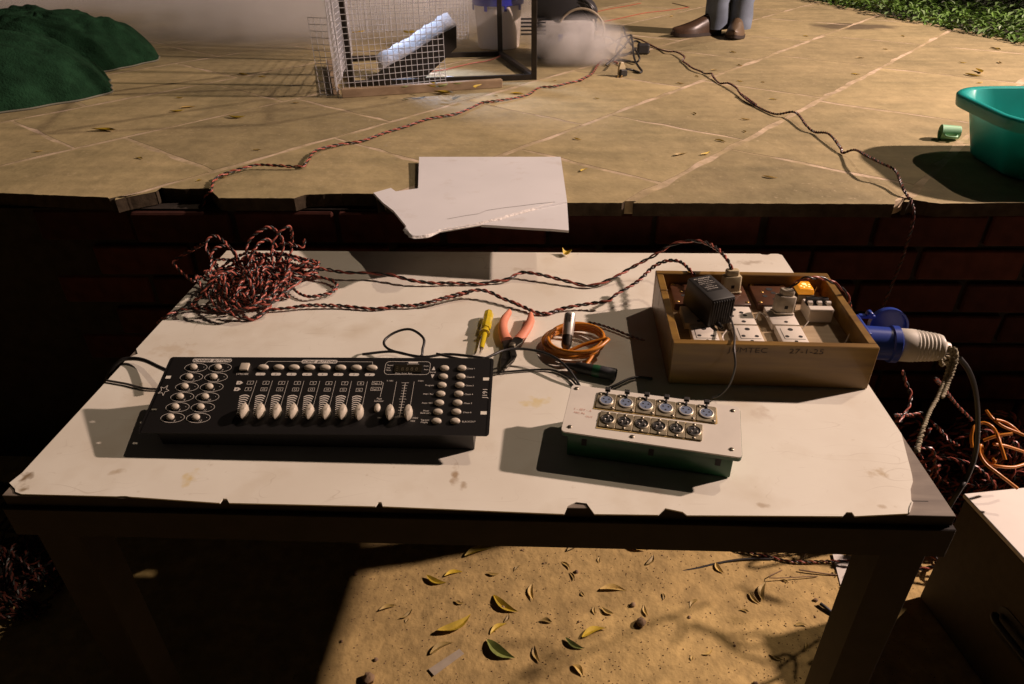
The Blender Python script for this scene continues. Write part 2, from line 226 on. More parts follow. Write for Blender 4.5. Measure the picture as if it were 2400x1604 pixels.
M['shoe'] = mat('shoe_leather', (.060, .036, .022), .27, noise=(40, .2))
M['sole'] = mat('shoe_sole', (.03, .02, .015), .7)
M['shoetan'] = mat('worn_shoe', (.12, .08, .045), .45)
M['skin'] = mat('skin', (.30, .16, .09), .55)
M['shirt'] = mat('shirt', (.22, .2, .18), .9)
M['hair'] = mat('hair', (.01, .008, .007), .6)
M['grey'] = mat('grey_casing', (.42, .40, .37), .5, noise=(12, .1))
M['darkgrey'] = mat('dark_casing', (.035, .035, .038), .5)
M['hose'] = mat('beige_hose', (.34, .28, .19), .5)
M['casewall'] = mat('case_side', (.075, .060, .036), .7, spec=.25, noise=(60, .12), bump=(300, .2, .001))
M['casetop'] = mat('case_top', (.66, .62, .55), .5, noise=(8, .08), second=((.42, .33, .2), 40, .68, .8))
M['tape'] = mat('clear_tape', (.42, .36, .27), .25, noise=(60, .1))
M['tubeplug'] = mat('black_plug', (.02, .02, .02), .4)
M['leafA'] = mat('dry_leaf', (.42, .30, .09), .6, noise=(90, .25), rnd=.35)
M['leafB'] = mat('yellow_leaf', (.50, .36, .03), .55, noise=(80, .25), rnd=.3)
M['leafC'] = mat('green_leaf', (.16, .19, .045), .55, noise=(80, .25), rnd=.3)
M['grass'] = mat('ground_cover_leaf', (.080, .165, .020), .5, noise=(5, .5), space='World')
M['soil'] = mat('lawn_soil', (.03, .03, .015), .95, noise=(20, .3))

# kota stone slabs: dusty olive stone, each slab its own tone, one dark oil stain on the floor
def slab_material():
    m = bpy.data.materials.new('kota_stone'); m.use_nodes = True; nt = m.node_tree; b = nt.nodes['Principled BSDF']; L = nt.links
    pos = nd(nt, 'ShaderNodeNewGeometry').outputs['Position']
    n1 = nd(nt, 'ShaderNodeTexNoise'); n1.inputs['Scale'].default_value = 2.2; n1.inputs['Detail'].default_value = 8; n1.inputs['Roughness'].default_value = .6; L.new(pos, n1.inputs[0])
    mp = nd(nt, 'ShaderNodeMapping'); mp.inputs['Rotation'].default_value = (0, 0, .9); mp.inputs['Scale'].default_value = (2, 14, 2); L.new(pos, mp.inputs[0])
    n2 = nd(nt, 'ShaderNodeTexNoise'); n2.inputs['Scale'].default_value = 1.6; n2.inputs['Detail'].default_value = 6; L.new(mp.outputs[0], n2.inputs[0])
    cr = nd(nt, 'ShaderNodeValToRGB'); e = cr.color_ramp.elements
    e[0].position = .36; e[0].color = (.262, .216, .105, 1); e[1].position = .64; e[1].color = (.430, .342, .172, 1)
    x = nd(nt, 'ShaderNodeMix', data_type='FLOAT'); x.inputs[0].default_value = .35; L.new(n1.outputs[0], x.inputs[2]); L.new(n2.outputs[0], x.inputs[3]); L.new(x.outputs[0], cr.inputs[0])
    oi = nd(nt, 'ShaderNodeObjectInfo'); mr = nd(nt, 'ShaderNodeMapRange'); mr.inputs[3].default_value = .86; mr.inputs[4].default_value = 1.18; L.new(oi.outputs['Random'], mr.inputs[0])
    mu = nd(nt, 'ShaderNodeVectorMath', operation='MULTIPLY'); L.new(cr.outputs[0], mu.inputs[0]); L.new(mr.outputs[0], mu.inputs[1])
    n6 = nd(nt, 'ShaderNodeTexNoise'); n6.inputs['Scale'].default_value = 11; n6.inputs['Detail'].default_value = 9; n6.inputs['Roughness'].default_value = .72; L.new(pos, n6.inputs[0])
    r6 = nd(nt, 'ShaderNodeMapRange'); r6.inputs[1].default_value = .3; r6.inputs[2].default_value = .7; r6.inputs[3].default_value = .80; r6.inputs[4].default_value = 1.20; L.new(n6.outputs[0], r6.inputs[0])
    mu2 = nd(nt, 'ShaderNodeVectorMath', operation='MULTIPLY'); L.new(mu.outputs[0], mu2.inputs[0]); L.new(r6.outputs[0], mu2.inputs[1])
    n7 = nd(nt, 'ShaderNodeTexNoise'); n7.inputs['Scale'].default_value = 85; n7.inputs['Detail'].default_value = 2; L.new(pos, n7.inputs[0])
    r7 = nd(nt, 'ShaderNodeMapRange'); r7.inputs[1].default_value = .66; r7.inputs[2].default_value = .76; r7.inputs[4].default_value = .55; L.new(n7.outputs[0], r7.inputs[0])
    mu = nd(nt, 'ShaderNodeMix', data_type='RGBA'); L.new(r7.outputs[0], mu.inputs[0]); L.new(mu2.outputs[0], mu.inputs[6]); mu.inputs[7].default_value = (.55, .44, .27, 1)
    # oil stain
    n3 = nd(nt, 'ShaderNodeTexNoise'); n3.inputs['Scale'].default_value = 7; n3.inputs['Detail'].default_value = 5; L.new(pos, n3.inputs[0])
    sb = nd(nt, 'ShaderNodeVectorMath', operation='SUBTRACT'); L.new(pos, sb.inputs[0]); sb.inputs[1].default_value = (1.62, 3.24, ZS)
    sc_ = nd(nt, 'ShaderNodeVectorMath', operation='MULTIPLY'); L.new(sb.outputs[0], sc_.inputs[0]); sc_.inputs[1].default_value = (4.5, 7.5, 0)
    ln = nd(nt, 'ShaderNodeVectorMath', operation='LENGTH'); L.new(sc_.outputs[0], ln.inputs[0])
    ad = nd(nt, 'ShaderNodeMath', operation='MULTIPLY_ADD'); L.new(n3.outputs[0], ad.inputs[0]); ad.inputs[1].default_value = 1.4; L.new(ln.outputs['Value'], ad.inputs[2])
    st = nd(nt, 'ShaderNodeMapRange'); st.inputs[1].default_value = 1.25; st.inputs[2].default_value = 1.75; st.inputs[3].default_value = .75; st.inputs[4].default_value = 0; L.new(ad.outputs[0], st.inputs[0])
    mx = nd(nt, 'ShaderNodeMix', data_type='RGBA'); L.new(st.outputs[0], mx.inputs[0]); L.new(mu.outputs[2], mx.inputs[6]); mx.inputs[7].default_value = (.05, .032, .018, 1)
    L.new(mx.outputs[2], b.inputs['Base Color'])
    rr = nd(nt, 'ShaderNodeMapRange'); rr.inputs[3].default_value = .55; rr.inputs[4].default_value = .85; L.new(n1.outputs[0], rr.inputs[0]); L.new(rr.outputs[0], b.inputs['Roughness'])
    n4 = nd(nt, 'ShaderNodeTexNoise'); n4.inputs['Scale'].default_value = 28; n4.inputs['Detail'].default_value = 8; L.new(pos, n4.inputs[0])
    bp = nd(nt, 'ShaderNodeBump'); bp.inputs['Strength'].default_value = .55; bp.inputs['Distance'].default_value = .005; L.new(n4.outputs[0], bp.inputs['Height']); L.new(bp.outputs[0], b.inputs['Normal'])
    return m
M['slab'] = slab_material()

# worn cream laminate with its stains (x, y, rx, ry, colour, strength)
def laminate():
    m = bpy.data.materials.new('cream_laminate'); m.use_nodes = True; nt = m.node_tree; b = nt.nodes['Principled BSDF']; L = nt.links
    pos = nd(nt, 'ShaderNodeTexCoord').outputs['Object']
    n1 = nd(nt, 'ShaderNodeTexNoise'); n1.inputs['Scale'].default_value = 5; n1.inputs['Detail'].default_value = 8; L.new(pos, n1.inputs[0])
    cr = nd(nt, 'ShaderNodeValToRGB'); e = cr.color_ramp.elements; e[0].position = .35; e[0].color = (.69, .645, .53, 1); e[1].position = .6; e[1].color = (.775, .745, .63, 1); L.new(n1.outputs[0], cr.inputs[0])
    cur = cr.outputs[0]
    def over(fac, col):
        nonlocal cur
        mx = nd(nt, 'ShaderNodeMix', data_type='RGBA'); L.new(fac, mx.inputs[0]); L.new(cur, mx.inputs[6]); mx.inputs[7].default_value = (*col, 1); cur = mx.outputs[2]
    # grime: small specks and long faint scratches
    n2 = nd(nt, 'ShaderNodeTexNoise'); n2.inputs['Scale'].default_value = 55; n2.inputs['Detail'].default_value = 3; L.new(pos, n2.inputs[0])
    r2 = nd(nt, 'ShaderNodeMapRange'); r2.inputs[1].default_value = .70; r2.inputs[2].default_value = .80; r2.inputs[4].default_value = .5; L.new(n2.outputs[0], r2.inputs[0]); over(r2.outputs[0], (.42, .33, .2))
    n5 = nd(nt, 'ShaderNodeTexNoise'); n5.inputs['Scale'].default_value = 11; n5.inputs['Detail'].default_value = 6; L.new(pos, n5.inputs[0])
    r5 = nd(nt, 'ShaderNodeMapRange'); r5.inputs[1].default_value = .53; r5.inputs[2].default_value = .75; r5.inputs[4].default_value = .45; L.new(n5.outputs[0], r5.inputs[0]); over(r5.outputs[0], (.52, .43, .29))
    for ang, sx in ((.7, 1.), (-.8, .8), (1.25, .9), (2.0, .7)):
        mp = nd(nt, 'ShaderNodeMapping'); mp.inputs['Rotation'].default_value = (0, 0, ang); mp.inputs['Scale'].default_value = (9 * sx, 190 * sx, 1); L.new(pos, mp.inputs[0])
        n3 = nd(nt, 'ShaderNodeTexNoise'); n3.inputs['Scale'].default_value = 1; n3.inputs['Detail'].default_value = 2; n3.inputs['Distortion'].default_value = .6; L.new(mp.outputs[0], n3.inputs[0])
        r3 = nd(nt, 'ShaderNodeMapRange'); r3.inputs[1].default_value = .735; r3.inputs[2].default_value = .77; r3.inputs[4].default_value = .22; L.new(n3.outputs[0], r3.inputs[0]); over(r3.outputs[0], (.4, .33, .24))
    for sd_, scl, wd, op in ((0, 5, .003, .32), (7, 9, .0035, .26), (13, 16, .005, .2)):
        mp = nd(nt, 'ShaderNodeMapping'); mp.inputs['Location'].default_value = (sd_, sd_ * .7, 0); mp.inputs['Rotation'].default_value = (0, 0, sd_); mp.inputs['Scale'].default_value = (1, 2.6, 1); L.new(pos, mp.inputs[0])
        na = nd(nt, 'ShaderNodeTexNoise'); na.inputs['Scale'].default_value = scl; na.inputs['Detail'].default_value = 1; L.new(mp.outputs[0], na.inputs[0])
        sbt = nd(nt, 'ShaderNodeMath', operation='SUBTRACT'); L.new(na.outputs[0], sbt.inputs[0]); sbt.inputs[1].default_value = .5
        ab = nd(nt, 'ShaderNodeMath', operation='ABSOLUTE'); L.new(sbt.outputs[0], ab.inputs[0])
        ra = nd(nt, 'ShaderNodeMapRange'); ra.inputs[1].default_value = 0; ra.inputs[2].default_value = wd; ra.inputs[3].default_value = op; ra.inputs[4].default_value = 0; L.new(ab.outputs[0], ra.inputs[0])
        nb = nd(nt, 'ShaderNodeTexNoise'); nb.inputs['Scale'].default_value = 7 + sd_; L.new(pos, nb.inputs[0])
        rb_ = nd(nt, 'ShaderNodeMapRange'); rb_.inputs[1].default_value = .52; rb_.inputs[2].default_value = .62; L.new(nb.outputs[0], rb_.inputs[0])
        mm_ = nd(nt, 'ShaderNodeMath', operation='MULTIPLY'); L.new(ra.outputs[0], mm_.inputs[0]); L.new(rb_.outputs[0], mm_.inputs[1]); over(mm_.outputs[0], (.36, .29, .2))
    nz = nd(nt, 'ShaderNodeTexNoise'); nz.inputs['Scale'].default_value = 70; nz.inputs['Detail'].default_value = 5; L.new(pos, nz.inputs[0])
    for x, y, rx, ry, col, a in ((-.589, .028, .010, .018, (.20, .13, .06), .9), (-.575, .010, .008, .006, (.22, .15, .07), .8), (-.018, .052, .007, .022, (.33, .22, .11), .8), (-.006, .03, .006, .01, (.34, .24, .13), .7),
                          (-.367, .037, .012, .016, (.62, .44, .08), .6), (.085, .212, .026, .016, (.66, .54, .25), .75), (.535, .076, .018, .012, (.40, .28, .12), .7), (.515, .012, .010, .005, (.38, .28, .16), .6),
                          (.368, .010, .014, .005, (.42, .33, .22), .7), (.52, .70, .04, .014, (.35, .28, .2), .6), (-.47, .045, .012, .006, (.4, .3, .17), .6), (.24, .03, .02, .004, (.62, .36, .3), .25), (-.53, .34, .05, .03, (.55, .45, .31), .5), (.05, .66, .03, .012, (.5, .42, .3), .5), (.42, .19, .02, .02, (.5, .4, .3), .4)):
        sb = nd(nt, 'ShaderNodeVectorMath', operation='SUBTRACT'); L.new(pos, sb.inputs[0]); sb.inputs[1].default_value = (x, y, 0)
        sc_ = nd(nt, 'ShaderNodeVectorMath', operation='MULTIPLY'); L.new(sb.outputs[0], sc_.inputs[0]); sc_.inputs[1].default_value = (1 / rx, 1 / ry, 0)
        ln = nd(nt, 'ShaderNodeVectorMath', operation='LENGTH'); L.new(sc_.outputs[0], ln.inputs[0])
        ad = nd(nt, 'ShaderNodeMath', operation='MULTIPLY_ADD'); L.new(nz.outputs[0], ad.inputs[0]); ad.inputs[1].default_value = 3.0; L.new(ln.outputs['Value'], ad.inputs[2])
        st = nd(nt, 'ShaderNodeMapRange'); st.inputs[1].default_value = 1.6; st.inputs[2].default_value = 2.4; st.inputs[3].default_value = a; st.inputs[4].default_value = 0; L.new(ad.outputs[0], st.inputs[0])
        over(st.outputs[0], col)
    L.new(cur, b.inputs['Base Color']); b.inputs['Roughness'].default_value = .42
    bp = nd(nt, 'ShaderNodeBump'); bp.inputs['Strength'].default_value = .08; bp.inputs['Distance'].default_value = .001; L.new(n2.outputs[0], bp.inputs['Height']); L.new(bp.outputs[0], b.inputs['Normal'])
    return m
M['laminate'] = laminate()

# ------------------------------------------------------------------ mesh helpers
def rotz(a): return Matrix.Rotation(a, 4, 'Z')
def TR(x, y, z): return Matrix.Translation((x, y, z))
class MB:
    def __init__(s): s.v = []; s.f = []
    def add(s, vs, fs, mtx=None):
        o = len(s.v)
        if mtx is not None: vs = [tuple(mtx @ Vector(p)) for p in vs]
        s.v += [tuple(p) for p in vs]; s.f += [tuple(i + o for i in q) for q in fs]
        return s
    def box(s, cx, cy, cz, sx, sy, sz, mtx=None, taper=1.0):
        x, y, z = sx / 2, sy / 2, sz / 2; t = taper
        vs = [(cx - x, cy - y, cz - z), (cx + x, cy - y, cz - z), (cx + x, cy + y, cz - z), (cx - x, cy + y, cz - z),
              (cx - x * t, cy - y * t, cz + z), (cx + x * t, cy - y * t, cz + z), (cx + x * t, cy + y * t, cz + z), (cx - x * t, cy + y * t, cz + z)]
        return s.add(vs, [(3, 2, 1, 0), (4, 5, 6, 7), (0, 1, 5, 4), (1, 2, 6, 5), (2, 3, 7, 6), (3, 0, 4, 7)], mtx)
    def prism(s, poly, z0, z1, mtx=None):
        n = len(poly); vs = [(p[0], p[1], z0) for p in poly] + [(p[0], p[1], z1) for p in poly]
        return s.add(vs, [tuple(range(n - 1, -1, -1)), tuple(range(n, 2 * n))] + [(i, (i + 1) % n, n + (i + 1) % n, n + i) for i in range(n)], mtx)
    def flat(s, poly, z, mtx=None): return s.add([(p[0], p[1], z) for p in poly], [tuple(range(len(poly)))], mtx)
    def loft(s, rings, cap0=True, cap1=True, closed=True, mtx=None):
        n = len(rings[0]); vs = [p for rg in rings for p in rg]; fs = []
        for i in range(len(rings) - 1):
            for j in range(n if closed else n - 1):
                k = (j + 1) % n; fs.append((i * n + j, i * n + k, (i + 1) * n + k, (i + 1) * n + j))
        if cap0: fs.append(tuple(range(n - 1, -1, -1)))
        if cap1: fs.append(tuple(range((len(rings) - 1) * n, len(rings) * n)))
        return s.add(vs, fs, mtx)
    def lathe(s, prof, n=24, mtx=None, caps=(True, True)):
        return s.loft([[(rr * math.cos(2 * PI * k / n), rr * math.sin(2 * PI * k / n), z) for k in range(n)] for rr, z in prof], caps[0], caps[1], True, mtx)
    def cyl(s, p0, p1, r0, r1=None, n=12):
        p0 = Vector(p0); p1 = Vector(p1); d = p1 - p0
        return s.lathe([(r0, 0), (r0 if r1 is None else r1, d.length)], n, Matrix.Translation(p0) @ d.to_track_quat('Z', 'Y').to_matrix().to_4x4())
    def dome(s, cx, cy, z, rx, ry, rz, n=14, m=5, mtx=None, low=0.0):
        rings = []
        for i in range(m):
            a = (PI / 2) * i / (m - 0.35); rings.append([(cx + rx * math.cos(a) * math.cos(2 * PI * k / n), cy + ry * math.cos(a) * math.sin(2 * PI * k / n), z + low + (rz - low) * math.sin(a)) for k in range(n)])
        if low: rings.insert(0, [(cx + rx * math.cos(2 * PI * k / n), cy + ry * math.sin(2 * PI * k / n), z) for k in range(n)])
        return s.loft(rings, False, True, True, mtx)
    def tube(s, pts, rad, n=8, cap=True):
        P = np.asarray(pts, float); rings = frames(P)
        for (c, a, b), i in zip(rings, range(len(P))):
            pass
        rr = rad if hasattr(rad, '__len__') else [rad] * len(P)
        R = [[tuple(c + rr[i] * (math.cos(2 * PI * k / n) * a + math.sin(2 * PI * k / n) * b)) for k in range(n)] for i, (c, a, b) in enumerate(rings)]
        return s.loft(R, cap, cap)
    def build(s, name, material, parent=None, smooth=None, bevel=0, seg=1, kind=None, world=True, mtx=None):
        me = bpy.data.meshes.new(name)
        me.from_pydata(s.v, [], s.f); me.update()
        if bevel or True:
            bm = bmesh.new(); bm.from_mesh(me)
            bmesh.ops.recalc_face_normals(bm, faces=bm.faces[:]) if not getattr(s, 'keep', False) else None
            if bevel:
                ed = [e for e in bm.edges if len(e.link_faces) == 2 and e.calc_face_angle(0) > .5]
                bmesh.ops.bevel(bm, geom=ed, offset=bevel, segments=seg, affect='EDGES', profile=.5, clamp_overlap=True)
            bm.to_mesh(me); bm.free()
        for mm in (material if isinstance(material, (list, tuple)) else [material]): me.materials.append(mm)
        if smooth:
            me.polygons.foreach_set('use_smooth', [True] * len(me.polygons)); me.set_sharp_from_angle(angle=math.radians(smooth))
        o = bpy.data.objects.new(name, me); COL.objects.link(o)
        if parent is not None:
            o.parent = parent
            if world: o.matrix_parent_inverse = MW[parent.as_pointer()].inverted()
        if mtx is not None: o.matrix_basis = mtx
        MW[o.as_pointer()] = (mtx if mtx is not None else Matrix()) if parent is None or world else MW[parent.as_pointer()] @ (mtx if mtx is not None else Matrix())
        if kind: o['kind'] = kind
        return o
MW = {}
def frames(P):
    n = len(P); T = np.zeros_like(P); T[1:-1] = P[2:] - P[:-2]; T[0] = P[1] - P[0]; T[-1] = P[-1] - P[-2]
    T /= np.linalg.norm(T, axis=1)[:, None] + 1e-12
    a = np.cross(T[0], [0, 0, 1.0]);
    if np.linalg.norm(a) < 1e-3: a = np.cross(T[0], [1.0, 0, 0])
    a /= np.linalg.norm(a); out = []
    for i in range(n):
        a = a - T[i] * (a @ T[i]); a /= np.linalg.norm(a) + 1e-12
        out.append((P[i], a.copy(), np.cross(T[i], a)))
    return out
def spline(pts, ds=.006):
    P = np.asarray(pts, float); Q = np.vstack([2 * P[0] - P[1], P, 2 * P[-1] - P[-2]]); out = []
    for i in range(1, len(Q) - 2):
        p0, p1, p2, p3 = Q[i - 1:i + 3]; L = np.linalg.norm(p2 - p1); k = max(1, int(math.ceil(L / ds)))
        for t in np.arange(k) / k:
            out.append(.5 * ((2 * p1) + (-p0 + p2) * t + (2 * p0 - 5 * p1 + 4 * p2 - p3) * t * t + (-p0 + 3 * p1 - 3 * p2 + p3) * t ** 3))
    out.append(P[-1]); return np.array(out)
def empty(name, loc=(0, 0, 0), mtx=None):
    o = bpy.data.objects.new(name, None); COL.objects.link(o); o.empty_display_size = .05
    m = mtx if mtx is not None else Matrix.Translation(loc); o.matrix_basis = m; MW[o.as_pointer()] = m.copy(); return o
def tag(o, label, cat, group=None):
    o['label'] = label; o['category'] = cat
    if group: o['group'] = group
    return o
def structure(o): o['kind'] = 'structure'; return o
def thing(name, label, cat, loc=(0, 0, 0), group=None, mtx=None): return tag(empty(name, loc, mtx), label, cat, group)
def copyobj(o, parent, loc=None):
    c = o.copy(); COL.objects.link(c); c.parent = parent; c.matrix_parent_inverse = o.matrix_parent_inverse.copy()
    if loc is not None: c.location = loc
    return c
def rrect(x0, y0, x1, y1, rad, n=5):
    out = []
    for cx, cy, a0 in ((x1 - rad, y1 - rad, 0), (x0 + rad, y1 - rad, 90), (x0 + rad, y0 + rad, 180), (x1 - rad, y0 + rad, 270)):
        for k in range(n + 1):
            a = math.radians(a0 + 90 * k / n); out.append((cx + rad * math.cos(a), cy + rad * math.sin(a)))
    return out
def ellipse(cx, cy, rx, ry, n=24): return [(cx + rx * math.cos(2 * PI * k / n), cy + ry * math.sin(2 * PI * k / n)) for k in range(n)]
def ring(mb, outer, inner, z):
    n = len(outer); mb.add([(p[0], p[1], z) for p in outer] + [(p[0], p[1], z) for p in inner], [(i, (i + 1) % n, n + (i + 1) % n, n + i) for i in range(n)])
def line(mb, a, b, w, z):
    d = Vector((b[0] - a[0], b[1] - a[1])); nn = Vector((-d.y, d.x)).normalized() * w / 2
    mb.flat([(a[0] - nn.x, a[1] - nn.y), (b[0] - nn.x, b[1] - nn.y), (b[0] + nn.x, b[1] + nn.y), (a[0] + nn.x, a[1] + nn.y)], z)
TXT = {}
def text(mb, s, x, y, size, z, rot=0, shear=0.0, align='C', mtx=None, wide=1.0):
    """flat lettering; size = cap height"""
    if s not in TXT:
        cu = bpy.data.curves.new('t', 'FONT'); cu.body = s; cu.size = 1.0; cu.resolution_u = 2
        ob = bpy.data.objects.new('t', cu); COL.objects.link(ob)
        dg = bpy.context.evaluated_depsgraph_get(); dg.update(); me = bpy.data.meshes.new_from_object(ob.evaluated_get(dg))
        TXT[s] = ([(v.co.x, v.co.y) for v in me.vertices], [tuple(p.vertices) for p in me.polygons])
        bpy.data.objects.remove(ob); bpy.data.curves.remove(cu); bpy.data.meshes.remove(me)
    vs, fs = TXT[s]
    if not vs: return
    k = size / .70; x0 = min(v[0] for v in vs); x1 = max(v[0] for v in vs)
    ox = {'C': (x0 + x1) / 2, 'L': x0, 'R': x1}[align]; ca, sa = math.cos(rot), math.sin(rot); out = []
    for vx, vy in vs:
        px = ((vx - ox) * wide + shear * vy) * k; py = (vy - .35) * k
        out.append((x + ca * px - sa * py, y + sa * px + ca * py, z))
    mb.add(out, fs, mtx)

def twisted(name, label, cat, paths, pitch=.028, off=.0019, rad=.0018, ds=.0042, mats=None, group=None, n=6, phase=0):
    """two-core twisted flex: thing with a red and a black strand"""
    p0 = paths[0][0]; root = thing(name, label, cat, p0, group)
    mbs = (MB(), MB())
    for pts in paths:
        P = spline(pts, ds); fr = frames(P); d = np.concatenate([[0], np.cumsum(np.linalg.norm(np.diff(P, axis=0), axis=1))])
        for k in (0, 1):
            ang = 2 * PI * d / pitch + k * PI + phase + 1.5 * np.sin(d * 11 + phase) + .9 * np.sin(d * 29 + 2 * phase)
            ofs = off * (1 + .22 * np.sin(d * 37 + phase) * (np.sin(d * 6.1 + 1) > .2))
            Q = np.array([c + o_ * (math.cos(t) * a + math.sin(t) * b) for (c, a, b), t, o_ in zip(fr, ang, ofs)])
            mbs[k].tube(Q, rad, n)
    mats = mats or (M['red'], M['blackwire'])
    mbs[0].build('red_strand', mats[0], root, 60); mbs[1].build('black_strand', mats[1], root, 60)
    return root
def cable(name, label, cat, pts, rad, material, group=None, ds=.006, n=8):
    o = MB().tube(spline(pts, ds), rad, n).build(name, material, None, 60); return tag(o, label, cat, group) if label else o

# ================================================================== SETTING
# ---- ground: one sheet, fine and lumpy near the table, flat out to the horizon
def ground():
    rng = np.random.RandomState(3)
    xs = np.unique(np.concatenate([[-120, -60, -30, -15, -8, -5, -3], np.arange(-1.6, 1.61, .02), [2, 3, 5, 8, 15, 30, 60, 120]]))
    ys = np.unique(np.concatenate([[-120, -60, -30, -15, -8, -5, -3, -2, -1.2], np.arange(-.7, .86, .02), [1.5, 3, 6, 10, 20, 40, 80, 120]]))
    ph = rng.rand(40, 4)
    def h(x, y):
        z = 0
        for k in range(22):
            fq = 3 * 1.27 ** k; a = .020 / (1.27 ** k) ** .95; th = ph[k, 0] * 6.28
            z += a * math.sin(fq * (x * math.cos(th) + y * math.sin(th)) + ph[k, 1] * 6.28) * math.sin(fq * .7 * (x * math.sin(th) - y * math.cos(th)) + ph[k, 2] * 6.28)
        w = max(0, min(1, (1.6 - abs(x)) * 4)) * max(0, min(1, (y + .7) * 4)) * max(0, min(1, (.86 - y) * 6))
        return z * .42 * w - .002 + GZ
    global GH
    GH = h
    vs = [(x, y, h(x, y)) for y in ys for x in xs]; nx = len(xs)
    fs = [(j * nx + i, j * nx + i + 1, (j + 1) * nx + i + 1, (j + 1) * nx + i) for j in range(len(ys) - 1) for i in range(nx - 1)]
    return structure(MB().add(vs, fs).build('ground', M['dirt'], None, 60))
ground()

# ---- stage: stone slabs on a mortar bed, front edge chipped
EDGE = [(-4.0, 1.14), (-1.15, .851), (-.85, .822), (-.835, .830), (-.79, .862), (-.79, .888), (-.735, .880), (-.677, .885), (-.65, .853), (-.627, .823), (-.457, .822), (-.438, .845), (-.40, .848), (-.359, .853), (-.287, .852),
        (-.254, .812), (.144, .800), (.833, .7975), (.855, .812), (.868, .825), (.879, .825), (.905, .810), (.928, .801), (1.10, .807), (1.6, .80), (2.72, .79)]
def yf(x):
    for (x0, y0), (x1, y1) in zip(EDGE, EDGE[1:]):
        if x0 <= x <= x1: return y0 + (y1 - y0) * (x - x0) / (x1 - x0)
    return EDGE[-1][1]
def yline(x): return .80 if x > -.85 else .80 + (-.85 - x) * .10
XR = lambda y: 2.69 - .253 * (y - .8)            # right side of the stage, along the lawn
YB = 9.0; XL = -4.0
bedpoly = [(x, y + .012) for x, y in EDGE if x <= 2.65] + [(XR(.8), .81), (XR(YB), YB), (XL, YB)]
straight = [(XL, yline(XL) + .09), (-.85, .89), (.1, .88), (2.66, .88), (XR(YB), YB), (XL, YB)]
stage = structure(MB().prism(straight, GZ - .1, ZS - .030).build('stage_floor', M['bed'], None))
MB().prism(bedpoly, ZS - .029, ZS).build('mortar_joint', M['mortar'], stage)
def clip(poly, nx, ny, d):
    out = []
    for i in range(len(poly)):
        a, b = poly[i], poly[(i + 1) % len(poly)]; da = a[0] * nx + a[1] * ny - d; db = b[0] * nx + b[1] * ny - d
        if da >= 0: out.append(a)
        if (da >= 0) != (db >= 0): t = da / (da - db); out.append((a[0] + t * (b[0] - a[0]), a[1] + t * (b[1] - a[1])))
    return out
ANG = math.radians(52.3); UX, UY = math.cos(ANG), math.sin(ANG); NX, NY = -UY, UX
rows = [-2.94, -2.48, -2.02, -1.56, -1.10, -.64, -.18, .273, .703, 1.178, 1.655, 2.13, 2.60, 3.07, 3.54, 4.01, 4.48, 4.95, 5.42, 5.9, 6.4, 6.9]
fixed = {6: [.60, 1.285, 1.93, 2.58, 3.2, 3.8], 7: [.40, .955, 1.385, 1.98, 2.6, 3.2, 3.85], 8: [.05, .72, 1.25, 1.85, 2.45, 3.0, 3.6], 9: [-.25, .357, .93, 1.5, 2.1, 2.7, 3.3]}
rs = random.Random(11)
